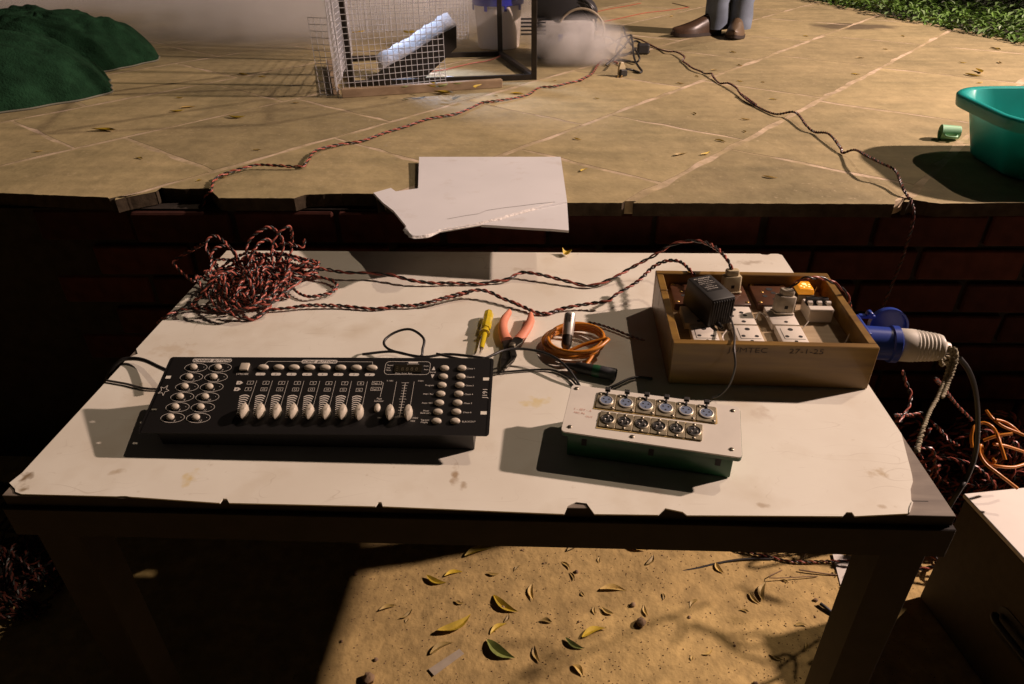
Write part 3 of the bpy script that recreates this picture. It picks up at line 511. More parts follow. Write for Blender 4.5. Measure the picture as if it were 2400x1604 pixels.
for ri in range(len(rows) - 1):
    n0, n1 = rows[ri] + .004, rows[ri + 1] - .004
    if ri in fixed:
        ss = fixed[ri]; a = ss[0]; b = ss[-1]
        while a > -4.2: a -= rs.uniform(.5, .68); ss = [a] + ss
        while b < 8.5: b += rs.uniform(.5, .68); ss = ss + [b]
    else:
        a = -4.2 + rs.uniform(0, .5); ss = [a]
        while ss[-1] < 8.5: ss.append(ss[-1] + rs.uniform(.48, .70))
    for s0, s1 in zip(ss, ss[1:]):
        q = []
        g0, g1 = rs.uniform(.002, .006), rs.uniform(.002, .006)
        corners = [(s0 + g0, n0 + rs.uniform(0, .004)), (s1 - g1, n0 + rs.uniform(0, .004)), (s1 - g1, n1 - rs.uniform(0, .004)), (s0 + g0, n1 - rs.uniform(0, .004))]
        for (a, b), (c2, d2) in zip(corners, corners[1:] + corners[:1]):      # uneven edges
            L = math.hypot(c2 - a, d2 - b); k = max(2, int(L / .055))
            for t in range(k):
                w = t / k; inw = -1 if (c2 - a) > .1 or (d2 - b) < -.1 else 1; j = inw * -1 * (rs.random() ** 2.2) * .010
                sa, na = a + (c2 - a) * w + (j if abs(d2 - b) > abs(c2 - a) else 0), b + (d2 - b) * w + (j if abs(c2 - a) > abs(d2 - b) else 0)
                q.append((sa * UX + na * NX, sa * UY + na * NY))
        if max(p[1] for p in q) < .7 or min(p[1] for p in q) > 7.2 or max(p[0] for p in q) < XL: continue
        q = clip(q, 0.0, 1.0, .80)
        q = clip(q, .0995, .995, (.80 * .995 + -.85 * .0995)) if len(q) > 2 else q
        q = clip(q, -1 / 1.0316, -.253 / 1.0316, -(2.69 + .253 * .8) / 1.0316) if len(q) > 2 else q
        q = clip(q, 1, 0, XL) if len(q) > 2 else q
        if len(q) < 3: continue
        p2 = []
        for i in range(len(q)):                                                  # follow the chipped front edge
            a, b = q[i], q[(i + 1) % len(q)]; onA = abs(a[1] - yline(a[0])) < 1e-4; onB = abs(b[1] - yline(b[0])) < 1e-4
            p2.append((a[0], max(yf(a[0]), yline(a[0]) - .02)) if onA else a)
            if onA and onB and abs(a[0] - b[0]) > .012:
                brk = sorted([x for x, _ in EDGE if min(a[0], b[0]) < x < max(a[0], b[0])] + [min(a[0], b[0]) + t for t in np.arange(.012, abs(a[0] - b[0]), .012)], reverse=a[0] > b[0])
                for x in brk: p2.append((x, yf(x) + rs.uniform(-.0012, .0012)))
        area = sum(p2[i][0] * p2[(i + 1) % len(p2)][1] - p2[(i + 1) % len(p2)][0] * p2[i][1] for i in range(len(p2))) / 2
        if abs(area) < 4e-4: continue
        if area < 0: p2 = p2[::-1]
        dz = .0004
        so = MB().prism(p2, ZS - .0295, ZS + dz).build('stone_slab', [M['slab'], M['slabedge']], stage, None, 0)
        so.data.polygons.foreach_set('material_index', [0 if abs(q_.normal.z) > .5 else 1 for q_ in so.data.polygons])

# ---- brick wall under the stage edge
wall = thing('brick_wall', 'dark red brick wall below the overhanging stone stage edge', 'wall', (0, .86, GZ))
MB().box(-.65, .925, .14, 6.7, .17, .776).build('mortar_backing', M['wallmortar'], wall)
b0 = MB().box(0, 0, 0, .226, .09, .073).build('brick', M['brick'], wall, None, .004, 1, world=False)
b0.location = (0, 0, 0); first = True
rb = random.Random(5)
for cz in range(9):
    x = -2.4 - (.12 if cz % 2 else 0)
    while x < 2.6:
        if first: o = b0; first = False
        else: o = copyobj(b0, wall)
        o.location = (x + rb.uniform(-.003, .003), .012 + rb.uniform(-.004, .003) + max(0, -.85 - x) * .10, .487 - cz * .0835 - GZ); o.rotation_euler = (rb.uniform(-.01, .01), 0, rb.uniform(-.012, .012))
        x += .2385

# ---- lawn: leafy ground cover beyond the right side of the stage
structure(MB().prism([(XR(.8) + .01, .5), (40, .5), (40, 40), (XR(YB) - 2, 40), (XR(YB) + .01, YB)], .1, .535).build('lawn', M['soil'], None))
def ground_cover():
    rg = np.random.RandomState(9); mb = MB(); mb.keep = True
    N = 15000
    y = 1.9 + rg.rand(N) * 4.2; d = (rg.rand(N) ** 1.3) * 2.3 - .06
    for i in range(N):
        x = XR(y[i]) + d[i]; cl = .5 + .5 * math.sin(x * 9 + math.sin(y[i] * 7) * 2) * math.sin(y[i] * 8.3 + x * 3)
        h = .545 + rg.rand() * (.035 + .085 * cl); L = .026 + .030 * rg.rand(); w = L * (.34 + .2 * rg.rand()); a = rg.rand() * 6.283; t = (rg.rand() - .3) * 1.1
        ca, sa = math.cos(a), math.sin(a); ct, st = math.cos(t), math.sin(t); k = .35 * w
        pts = [(-L / 2, 0, 0), (0, -w / 2, k), (L / 2, 0, 0), (0, w / 2, k)]
        o = len(mb.v)
        for px, py, pz in pts:
            X = px * ct - pz * st; Z = px * st + pz * ct; mb.v.append((x + ca * X - sa * py, y[i] + sa * X + ca * py, h + Z))
        mb.f += [(o, o + 1, o + 2), (o, o + 2, o + 3)]
    o = mb.build('ground_cover', M['grass'], None); o['kind'] = 'stuff'; o['label'] = 'low leafy green ground cover along the stage side'; o['category'] = 'plants'
ground_cover()

# ================================================================== TABLE
tb = thing('table', 'low worktable with chipped cream laminate top and dark legs', 'table', (0, .372, GZ))
def d2(name): return [(x / 10000, y / 10000) for x, y in D[name]]
lam = []
lam += d2('lam_left')[::1]
for ch in D['chips']: lam += [(x / 10000, y / 10000) for x, y in ch]
lam = [(x, max(y, .001)) if abs(y) < .004 else (x, y) for x, y in lam]
lr = d2('lam_right')[::-1]
lam += [(.5428, .001)] + lr[1:-1] + [(.5985, .1522), (.5985, .735), (.592, .7425)]
rbk = d2('right_back')[::-1]
lam += [(x, min(y, .7425)) for x, y in rbk] + [(-.5985, .7425)] + [(-.5985, y) if x < -.594 else (x, y) for x, y in [(-.5985, .345), (-.588, .33), (-.5985, .318)]] + [(-.5985, .04)]
MB().prism(lam, ZT - .0018, ZT).build('laminate_sheet', M['laminate'], tb)
bo_ = MB().box(0, .372, ZT - .0105, 1.2, .744, .017).build('board', [M['ply'], M['edge']], tb, None, .0006)
bo_.data.polygons.foreach_set('material_index', [0 if q_.normal.z > .5 else 1 for q_ in bo_.data.polygons])
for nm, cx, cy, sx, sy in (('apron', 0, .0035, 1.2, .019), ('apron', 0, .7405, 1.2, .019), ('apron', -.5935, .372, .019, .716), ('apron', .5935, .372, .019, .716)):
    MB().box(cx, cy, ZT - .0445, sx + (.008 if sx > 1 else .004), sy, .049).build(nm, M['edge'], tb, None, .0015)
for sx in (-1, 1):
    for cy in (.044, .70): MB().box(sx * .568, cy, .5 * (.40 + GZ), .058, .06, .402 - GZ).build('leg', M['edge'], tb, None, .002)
# torn strip of laminate edge and the fine crack in the bared board
MB().prism([(.5435, .0015), (.5445, .0015), (.5505, .0105), (.5565, .0195), (.5555, .0205), (.549, .012)], ZT - .0017, ZT + .0012).build('torn_edge', M['panelwhite'], tb)
MB().box(.567, .0243, ZT - .0019, .021, .0009, .0004).build('board_crack', M['hole'], tb)

# ================================================================== LIGHTING CONTROLLER
CR = Matrix(((0.999949, -0.002824, -0.009736, -0.21610), (-0.000298, 0.951805, -0.306705, 0.15300), (0.010133, 0.306692, 0.951755, 0.52380), (0, 0, 0, 1)))
ct = thing('lighting_controller', 'black lighting control desk with ivory buttons, faders and rack ears', 'control desk', mtx=CR)
mm = .001
pl = MB()
t0, t1 = -.0016, 0
pl.prism([(-227.5 * mm, -66 * mm), (227.5 * mm, -66 * mm), (227.5 * mm, 66 * mm), (-227.5 * mm, 66 * mm)], t0, t1)
for sgn in (-1, 1):
    def X(v): return sgn * v * mm
    def pz(poly): pl.prism(poly if sgn > 0 else poly[::-1], t0, t1)
    cnr = [(X(241 - 5 + 5 * math.cos(a)), (61 + 5 * math.sin(a)) * mm) for a in np.linspace(0, PI / 2, 6)]
    pz([(X(237.6), -66 * mm)] + [(x, -y) for x, y in cnr[::-1]] + cnr + [(X(237.6), 66 * mm)])
    for y0, y1 in ((-66, -32), (-25.8, 25.8), (32, 66)): pz([(X(227.4), y0 * mm), (X(237.7), y0 * mm), (X(237.7), y1 * mm), (X(227.4), y1 * mm)])
pl.build('panel', M['black'], ct, world=False)
inv = CR.inverted()
bt = []
for x, y in ((-219, -60), (219, -60), (219, 62), (-219, 62)):
    p = CR @ Vector((x * mm, y * mm, -.002)); zt = ZT + .0008
    bt.append(inv @ Vector((p.x + (p.z - zt) * .0, p.y + .006 * (1 if y < 0 else -1), zt)))
top = [Vector((x * mm, y * mm, -.0018)) for x, y in ((-219, -60), (219, -60), (219, 62), (-219, 62))]
MB().add([tuple(p) for p in bt] + [tuple(p) for p in top], [(3, 2, 1, 0), (4, 5, 6, 7), (0, 1, 5, 4), (1, 2, 6, 5), (2, 3, 7, 6), (3, 0, 4, 7)]).build('body', M['black'], ct, world=False)
pr = MB(); pd = MB(); z1_, z2_ = .00035, .0007
def P_(poly, z=z1_): pr.flat([(x * mm, y * mm) for x, y in poly], z)
def ring_(cx, cy, rx, ry, w=.55): ring(pr, [(x * mm, y * mm) for x, y in ellipse(cx, cy, rx, ry, 28)], [(x * mm, y * mm) for x, y in ellipse(cx, cy, rx - w, ry - w, 28)], z1_)
def frame_(x0, y0, x1, y1, rad, w=.5):
    ring(pr, [(x * mm, y * mm) for x, y in rrect(x0, y0, x1, y1, rad, 4)], [(x * mm, y * mm) for x, y in rrect(x0 + w, y0 + w, x1 - w, y1 - w, max(rad - w, .1), 4)], z1_)
def ln_(a, b, w=.5): line(pr, (a[0] * mm, a[1] * mm), (b[0] * mm, b[1] * mm), w * mm, z1_)
def tx(s, x, y, size, mb=None, z=z1_, **k): text(mb or pr, s, x * mm, y * mm, size * mm, z, **k)
scan = []
for i in range(12):
    x = (-195.8 if i < 6 else -159.4) + (i % 6) * -.75; y = 45.9 - 17.55 * (i % 6)
    ring_(x, y, 17, 8.2, .6); scan.append((x - 3.5, y + .6)); tx(str(i + 1), x + 4.4, y - 4.6, 3.2, shear=.2)
    P_(ellipse(x + 11.5, y + 1, .5, .5, 8))
P_(rrect(-205, 56, -146, 62.5, 2.6)); tx('SCANNER  BUTTONS', -175.5, 59.2, 4.0, pd, z2_, shear=.25, wide=1.05)
tx('STROBE', -123, 34.6, 3.3, wide=1.1)
P_(rrect(-41, 54.8, 12, 61.2, 2.6)); tx('SCENE  BUTTONS', -14.5, 58, 4.0, pd, z2_, shear=.25, wide=1.1)
ln_((-91, 58), (-41, 58)); ln_((12, 58), (64, 58)); ln_((-91, 58), (-95, 52)); ln_((64, 58), (65.4, 52))
for k in range(8):
    x = -96.2 + 22.87 * k
    P_(rrect(x - 7.2, 32.2, x + 7.2, 37, 2.3)); tx(str(k + 1), x, 34.6, 2.6, pd, z2_)
    frame_(x - 15.2, 16, x - 6, 22, .4, .45); tx(str(k + 1), x - 10.5, 19, 3.3)
    frame_(x - 15.2, 4.6, x - 6, 10.6, .4, .45); tx(str(k + 9), x - 10.5, 7.6, 3.3)
    sx = -98.5 + 23.0 * k
    ln_((sx, 23), (sx, -40), .45)
    for q in range(11):                                                                  # tapering level arcs beside each fader
        w = 7.0 * (1 - q / 13.5); yy = -3.2 - 3.55 * q; th = 1.75 - .09 * q
        P_([(sx - 10 - w + 2 * w * t, yy + 2.6 * (1 - q / 20) * (1 - (2 * t - 1) ** 2) - 1.3) for t in np.linspace(0, 1, 7)] + [(sx - 10 - w + 2 * w * t, yy - th + 2.6 * (1 - q / 20) * (1 - (2 * t - 1) ** 2) - 1.3) for t in np.linspace(1, 0, 7)])
for yy, s in ((18.8, 'A'), (7.4, 'B')):
    P_([(-127, yy - 3), (-121, yy - 3), (-117.5, yy), (-121, yy + 3), (-127, yy + 3)]); tx(s, -122.5, yy, 3, pd, z2_)
for yy, s in ((19.8, 'Page A'), (9.4, 'Page B')): frame_(69.5, yy - 3, 83.5, yy + 3, .4, .45); tx(s, 76.5, yy, 2.6)
ln_((83.5, 20), (86, 20)); ln_((86, 20.2), (85, -4.5)); ln_((83.5, 9.4), (85.6, 9.4)); tx('Page', 84.5, -7, 2.8); tx('Selector', 84.5, -11, 2.8)
frame_(83.8, 35, 149.8, 59, 6, .55)
for s, x, y, al in (('Manual', 86.5, 52, 'L'), ('Step', 86.5, 47.5, 'L'), ('Music', 86.5, 43, 'L'), ('Scene', 147.5, 51, 'R'), ('Auto', 147.5, 44.5, 'R'), ('Chase  Scene  Bank', 112.5, 37.4, 'C')): tx(s, x, y, 2.2, align=al)
P_(rrect(117, 55.6, 131, 58.2, .8)); ln_((115, 54.2), (133, 54.2), .4)
tri = ((155, 50.2), (152.4, 43.4), (157.6, 43.4)); P_(tri); P_([(154.8, 28.8), (157.4, 35.6), (152.2, 35.6)]); tx('BANK', 155, 39.5, 2.3)
for x in (104.4, 129.7): ln_((x, 22.5), (x - .3, -36), .45)
ln_((117.3, 20.9), (117, -37), .7)
for k in range(13): y = 20.5 - 4.7 * k; w = 5.2 if k in (0, 6) else 3.6; ln_((117.2 - w, y), (117.2 + w, y), .5)
ln_((107, -37.5), (126, -37.5), .5); tx('0-1SEC', 95, 24, 2.2); tx('30SEC', 139, 24, 2.2); tx('SPEED', 90, -39, 1.8); tx('FADE', 139, -39, 2.2); tx('TIME', 136, -44, 2.2)
for k, s in enumerate(('', '', 'Program', 'Midi / Rec', 'Auto / Del', 'Music/Bank-copy', 'Taysyne Display')):
    y = 46.6 - 15.1 * k
    if k in (5, 6):
        a, b = (('Music', 'Bank-copy') if k == 5 else ('Tapsync', 'Display')); tx(a, 152.5, y + 2.1, 2.5); tx(b, 152.5, y - 1.6, 2.5)
    elif s: tx(s, 152.5, y, 2.5)
for k in range(7): tx('Chase %d' % (k + 1) if k < 6 else 'BLACKOUT', 203.5, 46.6 - 15.1 * k, 2.5, align='L')
tx('J191', 231.5, 2.2, 6.6, rot=PI / 2, wide=1.05)
st = [(-229 + (7.2 if k % 2 == 0 else 3.0) * math.sin(k * PI / 5 + .35) * 1.1, 4.5 + (9.5 if k % 2 == 0 else 4.0) * math.cos(k * PI / 5 + .35)) for k in range(10)]
for a, b in zip(st, st[1:] + st[:1]): ln_(a, b, .7)
pr.keep = True; pd.keep = True
pr.build('panel_printing', M['print'], ct, world=False, kind='stuff'); pd.build('label_lettering', M['printdark'], ct, world=False, kind='stuff')
MB().box(118 * mm, 45.8 * mm, .0006, 40 * mm, 13.4 * mm, .0008).build('display', M['lcd'], ct, world=False)
seg = MB(); seg.keep = True
for k in range(4): text(seg, '8', (110 + 6.8 * k) * mm, 44.6 * mm, 6 * mm, .0013)
for k in range(3): line(seg, (101 * mm, (42 + 3 * k) * mm), (103.5 * mm, (42 + 3 * k) * mm), .8 * mm, .0013)
seg.build('display_digits', M['lcdseg'], ct, world=False)
def stamp(name, mb, material, spots, parent, smooth=50, **k):
    o = None
    for i, (x, y) in enumerate(spots):
        if i == 0: o = mb.build(name, material, parent, smooth, world=False, **k); o.location = (x * mm, y * mm, 0)
        else: copyobj(o, parent, (x * mm, y * mm, 0))
    return o
stamp('scanner_button', MB().dome(0, 0, 0, .0056, .0048, .0046, 16, 5, low=.0015), M['ivory'], scan, ct)
stamp('scene_button', MB().dome(0, 0, 0, .0080, .0046, .0048, 16, 5, low=.0016), M['ivory'], [(-95.3 + 22.92 * k, 46.5) for k in range(8)], ct)
stamp('function_button', MB().dome(0, 0, 0, .0068, .0046, .0044, 16, 5, low=.0015), M['ivory'], [(170.6 - .35 * k, 46.6 - 15.1 * k) for k in range(7)] + [(195.8 - .3 * k, 46.9 - 15.1 * k) for k in range(7)], ct)
stamp('page_button', MB().dome(0, 0, 0, .0044, .0068, .0044, 16, 5, low=.0015), M['ivory'], [(84, -23.3)], ct)
MB().box(-122.4 * mm, 46 * mm, .0022, .0128, .0128, .0044).build('strobe_button', M['ivory'], ct, 40, .0012, 2, world=False)
def lens(sc, z, n=10):
    out = []
    for sg in (1, -1):
        for k in range(n):
            t = -1 + 2 * k / n; y = t * sg; w = (1 - abs(t) ** 2.2) ** .75
            out.append((sg * .0057 * sc * w, y * -.0118 * sc, z))
    return out
kn = MB().loft([lens(.88, .0005), lens(1.0, .004), lens(.98, .0085), lens(.82, .0115), lens(.5, .0128)])
fk = [(-99.3 + 23.0 * k, -33.5) for k in range(8)] + [(104.1, -33.5), (129.4, -33.5)]
ko = None
rid = MB()
for q in range(5): rid.box(0, .0065 - .0022 * q, .0122 - .0002 * abs(q - 3), .0066 - .0006 * abs(q - 2), .0008, .0012)
rid.box(0, 0, .001, .002, .004, .002)
for i, (x, y) in enumerate(fk):
    if i == 0:
        k0 = kn.build('fader_knob', M['ivory'], ct, 35, world=False); r0 = rid.build('grip_ridges', M['ivory'], k0, world=False); k0.location = (x * mm, y * mm, 0)
    else:
        kk = copyobj(k0, ct, (x * mm, y * mm, 0)); rr_ = r0.copy(); COL.objects.link(rr_); rr_.parent = kk

# ================================================================== CONNECTOR BOX
JR = Matrix(((0.983270, 0.182143, -0.001935, 0.24190), (-0.181525, 0.978940, -0.093408, 0.11390), (-0.015119, 0.092197, 0.995626, 0.52040), (0, 0, 0, 1)))
jb = thing('connector_box', 'green box with white panel holding twelve round audio connectors', 'junction box', mtx=JR)
MB().prism(rrect(-.1150, -.0478, .1150, .0478, .006), -.0022, 0).build('panel', M['panelwhite'], jb, None, .0004, world=False)
MB().prism(rrect(-.1145, -.0470, .1158, .0473, .006), -.0085, -.0023).build('flange', M['greenbody'], jb, world=False)
jinv = JR.inverted(); tp = [Vector((x, y, -.008)) for x, y in ((-.107, -.0405), (.107, -.0405), (.107, .0405), (-.107, .0405))]; bo = []
for p in tp: w = JR @ p; bo.append(jinv @ Vector((w.x, w.y, ZT + .0008)))
MB().add([tuple(p) for p in bo] + [tuple(p) for p in tp], [(3, 2, 1, 0), (4, 5, 6, 7), (0, 1, 5, 4), (1, 2, 6, 5), (2, 3, 7, 6), (3, 0, 4, 7)]).build('body', M['greenbody'], jb, 30, .002, 2, world=False)
for x in (-.084, .004, .089): MB().box(x, -.0412, -.019, .007, .0022, .014).build('bracket_slot', M['hole'], jb, world=False)
gl = MB()
gl.prism([(-.0790, .0030), (.0830, .0062), (.0855, .0085), (.0840, .0385), (.0800, .0392), (-.0760, .0362)], 0, .0006)
gl.prism([(-.0705, -.0330), (.0645, -.0300), (.0660, -.0010), (.0600, .0022), (-.0690, -.0012)], .0002, .0006)
gl.build('glue_line', M['glue'], jb, world=False)
pen = MB(); pen.keep = True
text(pen, '1 - SET - A', -.092, -.0015, .0038, .0004, shear=.1); text(pen, 'MIC IN', -.096, -.0085, .0034, .0004); text(pen, 'OUT', -.082, -.0135, .0032, .0004)
pen.build('pen_writing', M['penred'], jb, world=False, kind='stuff')
for x, y in ((-107.3, 39.8), (-104.4, -37.3), (-22.5, -38.8), (105.7, 37.8), (102.6, -35.5)):
    sc_ = MB().dome(x * mm, y * mm, 0, .0032, .0032, .0016, 12, 4, low=.0004).build('screw', M['steel'], jb, 50, world=False)
    MB().box(x * mm, y * mm, .0016, .0045, .0007, .0004, ).build('screw_slot', M['hole'], sc_, world=False)
def conn_female():
    root = empty('female_connector'); return root
proto = {}
for row in (0, 1):
    for k in range(6):
        x, y = ((-63.4 + 26.8 * k, 21.0 + .35 * k) if row == 0 else (-57.2 + 22.5 * k, -15.2 + .2 * k))
        w, h = (25.6, 31) if row == 0 else (21.6, 29.5)
        loc = (x * mm, y * mm, .0006)
        if k == 0:
            p = MB().prism(rrect(-w / 2 * mm, -h / 2 * mm, w / 2 * mm, h / 2 * mm, .0015, 2), 0, .0016).build('connector_plate', M['plate'], jb, None, .0003, world=False); kids = []
            if row == 0:
                kids.append(MB().lathe([(.0098, .0014), (.0098, .0032), (.0088, .0036), (.0080, .0034), (.0080, .0015)], 28, TR(0, 0, 0)).build('shell', M['chrome'], p, 40, world=False))
                kids.append(MB().lathe([(.0079, .0010), (.0079, .0030)], 24).build('insert', M['blueconn'], p, 40, world=False))
                for a in (90, 210, 330): kids.append(MB().lathe([(.0013, .0029), (.0013, .0032)], 10, TR(.0042 * math.cos(math.radians(a - 180)), .0042 * math.sin(math.radians(a - 180)), 0)).build('contact_hole', M['hole'], p, world=False))
                kids.append(MB().box(0, .0128, .0036, .0030, .009, .003).box(0, .0195, .0050, .0072, .0066, .0042).build('release_tab', M['blackplastic'], p, None, .0006, world=False))
                scr = ((-9.6, 12.0), (9.6, -12.4))
            else:
                kids.append(MB().lathe([(.0094, .0014), (.0094, .0026), (.0084, .0030), (.0082, .0018)], 28, caps=(True, False)).build('shell', M['steel'], p, 40, world=False))
                kids.append(MB().lathe([(.0083, .0012), (.0083, .0019)], 24).build('socket_floor', M['blackplastic'], p, world=False))
                for a in (90, 210, 330): kids.append(MB().lathe([(.0012, .0018), (.0012, .0042), (.0006, .0048)], 10, TR(.0042 * math.cos(math.radians(a)), .0042 * math.sin(math.radians(a)), 0)).build('pin', M['chrome'], p, 40, world=False))
                scr = ((0, 12.3), (0, -12.3))
            for sx, sy in scr: kids.append(MB().dome(sx * mm, sy * mm, .0016, .0021, .0021, .0012, 10, 3, low=.0003).build('screw', M['steel'], p, 50, world=False))
            kids = list(p.children) or kids; p.location = loc; proto[row] = (p, kids)
        else:
            q = copyobj(proto[row][0], jb, loc)
            for c_ in proto[row][1]:
                d_ = c_.copy(); COL.objects.link(d_); d_.parent = q

# ================================================================== WOODEN POWER BOX
PB = TR(.4437, .3827, ZT) @ rotz(math.radians(-1.25))
pb = thing('power_box', 'shallow wooden box fitted with brown and white mains sockets', 'power box', mtx=PB)
bw, bd_, bh, th = .3005, .2445, .075, .0125
MB().box(0, -bd_ / 2 + th / 2, bh / 2 + .0006, bw, th, bh).build('side_board', M['woodbox'], pb, None, .0012, world=False)
MB().box(0, bd_ / 2 - th / 2, bh / 2 + .0006, bw, th, bh).build('side_board', M['woodbox'], pb, None, .0012, world=False)
MB().box(-bw / 2 + th / 2, -.03, bh / 2 - .0008, th, bd_ - 2 * th - .062, bh - .001).build('side_board', M['woodbox'], pb, None, .0012, world=False)
MB().box(-bw / 2 + th / 2, .0785, bh / 2, th, .060, bh).build('side_board', M['woodbox'], pb, None, .0012, world=False)
MB().box(bw / 2 - th / 2, 0, bh / 2, th, bd_ - 2 * th - .001, bh).build('side_board', M['woodbox'], pb, None, .0012, world=False)
MB().box(0, 0, .040, bw - 2 * th - .002, bd_ - 2 * th - .002, .010).build('socket_board', M['woodpanel'], pb, world=False)
bt_ = MB(); bt_.keep = True
RX = Matrix.Rotation(PI / 2, 4, 'X')
text(bt_, 'JUMTEC', -.040, .0665, .0085, 0, mtx=TR(0, -bd_ / 2 - .0004, 0) @ RX, wide=1.35); text(bt_, '27-1-25', .046, .0665, .0085, 0, mtx=TR(0, -bd_ / 2 - .0004, 0) @ RX, wide=1.35)
bt_.build('pen_writing', M['pendark'], pb, world=False, kind='stuff')
def loc_pb(x, y): v = PB.inverted() @ Vector((x, y, ZT)); return v.x, v.y
def sock3(mb, cx, cy, z, sc=1.0):
    for dx, dy, rr in ((0, .0125, .0038), (-.0098, -.0075, .0030), (.0098, -.0075, .0030)): mb.lathe([(rr * sc, z), (rr * sc, z + .0004)], 14, TR(cx + dx * sc, cy + dy * sc, 0))
for i, (x, y) in enumerate(((.351, .455), (.416, .455), (.490, .455))):                   # brown round-pin sockets
    lx, ly = loc_pb(x, y)
    s_ = MB().box(lx, ly, .0515, .063, .077, .0125).build('brown_socket', M['bakelite'], pb, 30, .002, 2, world=False)
    h_ = MB()
    for dx, dy, rr in ((0, .017, .0055), (.004, .004, .0042), (-.013, -.008, .0042), (.001, -.018, .0032)): h_.lathe([(rr, .0576), (rr, .0581)], 16, TR(lx + dx, ly + dy, 0))
    h_.build('pin_hole', M['hole'], s_, world=False)
    for dx in (-.026, .026):
        for dy in (-.030, .033): MB().dome(lx + dx, ly + dy, .0577, .0036, .0030, .0014, 10, 3, low=.0003).build('screw', M['brass'], s_, 50, world=False)
    MB().dome(lx - .015, ly + .006, .0577, .0032, .0026, .0012, 10, 3, low=.0003).build('screw', M['brass'], s_, 50, world=False)
ws = [(.347, .383, 0), (.4195, .383, 0), (.487, .383, 0), (.351, .324, 1), (.4195, .324, 1), (.487, .324, 1)]
for i, (x, y, fr) in enumerate(ws):                                                      # white socket modules
    lx, ly = loc_pb(x, y); w_, d_ = (.043, .058) if not fr else (.0405, .0525)
    s_ = MB().box(lx, ly, .0508, w_, d_, .0118).build('white_socket', M['socket'], pb, 30, .0016, 2, world=False)
    if not fr and i == 1:
        h_ = MB()
        for dx, dy, rr in ((-.008, .018, .0052), (.004, .008, .0034), (.008, -.001, .0034), (.002, -.021, .0034), (-.013, -.004, .003)): h_.lathe([(rr, .0567), (rr, .0571)], 14, TR(lx + dx, ly + dy, 0))
        h_.build('pin_hole', M['hole'], s_, world=False)
    elif not fr:
        MB().lathe([(.0030, .0567), (.0030, .0571)], 14, TR(lx + .002, ly - .021, 0)).build('pin_hole', M['hole'], s_, world=False)
    else:
        h_ = MB(); sock3(h_, lx + .001, ly + .001, .0567, 1.05); h_.lathe([(.0026, .0567), (.0026, .0571)], 12, TR(lx + .001, ly - .0212, 0)); h_.build('pin_hole', M['hole'], s_, world=False)
        g_ = MB(); g_.box(lx - .0145, ly + .001, .0569, .0006, .031, .0004); g_.box(lx + .001, ly - .0148, .0569, .031, .0006, .0004); g_.build('groove', M['hole'], s_, world=False)
lx, ly = loc_pb(.547, .4655)                                                             # amber neon indicator, lit
am = MB().box(lx, ly, .0525, .029, .036, .0145).build('indicator_base', M['steel'], pb, None, .001, world=False)
MB().box(lx, ly, .0650, .0275, .0345, .0105, taper=.86).build('amber_lens', M['amber'], am, 30, .002, 2, world=False)
sp = MB()
for dx, dy, rr in ((0, .004, .0042), (-.007, -.004, .002), (.006, -.006, .002), (-.003, -.008, .0018), (.008, .002, .0018), (.002, -.003, .0016)): sp.dome(lx + dx, ly + dy, .0702, rr, rr, .0009, 10, 3)
sp.build('neon_glow', M['amberlit'], am, 50, world=False)
lx, ly = loc_pb(.550, .402)                                                              # two-pole breaker
br = MB().box(lx, ly, .0555, .0385, .043, .021).build('circuit_breaker', M['socket'], pb, None, .001, world=False)
MB().box(lx, ly + .004, .0668, .0375, .014, .0016).build('recess', M['hole'], br, world=False)
MB().box(lx, ly + .0095, .0712, .036, .006, .0085).build('toggle_bar', M['darkgrey'], br, None, .001, world=False)
for dx in (-.013, .002, .0165): MB().cyl((lx + dx - .0035, ly + .0015, .0680), (lx + dx + .0035, ly + .0015, .0680), .0048, None, 14).build('toggle_drum', M['socket'], br, 40, world=False)
MB().box(lx, ly - .0145, .0675, .0385, .0135, .0034).build('front_ledge', M['socket'], br, None, .0008, world=False)
wr = MB()
for pts in (((.385, .300), (.378, .318), (.386, .330)), ((.447, .385), (.456, .398), (.461, .37)), ((.509, .352), (.517, .356), (.524, .362)), ((.565, .31), (.571, .318), (.5745, .323)), ((.566, .468), (.571, .474), (.575, .48))):
    wr.tube(spline([(*loc_pb(x, y), .047 + .006 * i) for i, (x, y) in enumerate(pts)], .004), .0011, 6)
wr.build('bare_wire', M['socket'], pb, 60, world=False)

# ---- mains adapter standing in the left white socket
AD = TR(.3655, .3865, ZT + .0580) @ rotz(math.radians(-69.0)) @ Matrix.Rotation(math.radians(3), 4, 'Y')
ad = thing('mains_adapter', 'chunky black plug-in adapter with printed label in wooden power box', 'adapter', mtx=AD)
MB().box(0, 0, .025, .080, .046, .050, taper=.94).build('casing', M['blackplastic'], ad, 35, .003, 2, world=False)
MB().prism(rrect(-.032, -.0145, .012, .0145, .002, 3), .0500, .0504).build('label_plate', M['black'], ad, world=False)
al_ = MB(); al_.keep = True
for k, (s, sz) in enumerate((('AC ADAPTOR', .0030), ('MODEL NO: 09', .0019), ('INPUT: 230V AC 50Hz', .0017), ('OUTPUT: DC 9V 500mA', .0017), ('- ( o ) +', .0024), ('FOR INDOOR USE', .0017), ('MADE IN INDIA', .0017))):
    text(al_, s, -.028 + .0056 * k, -.001, sz * 1.12, .0507, rot=PI / 2)
al_.build('label_print', M['print'], ad, world=False, kind='stuff')
for k in range(9): MB().box(.0385, -.0180 + .0045 * k, .0250, .0040, .0021, .044).build('cooling_fin', M['blackplastic'], ad, None, .0004, world=False)
MB().cyl((.038, -.004, .004), (.055, -.006, .006), .0042, .0026, 12).build('strain_relief', M['blackrubber'], ad, 40, world=False)
cable('adapter_lead', 'thin grey lead hanging from black adapter over wooden box front', 'cable', PT('adapter_lead'), .0016, M['greyrubber'])

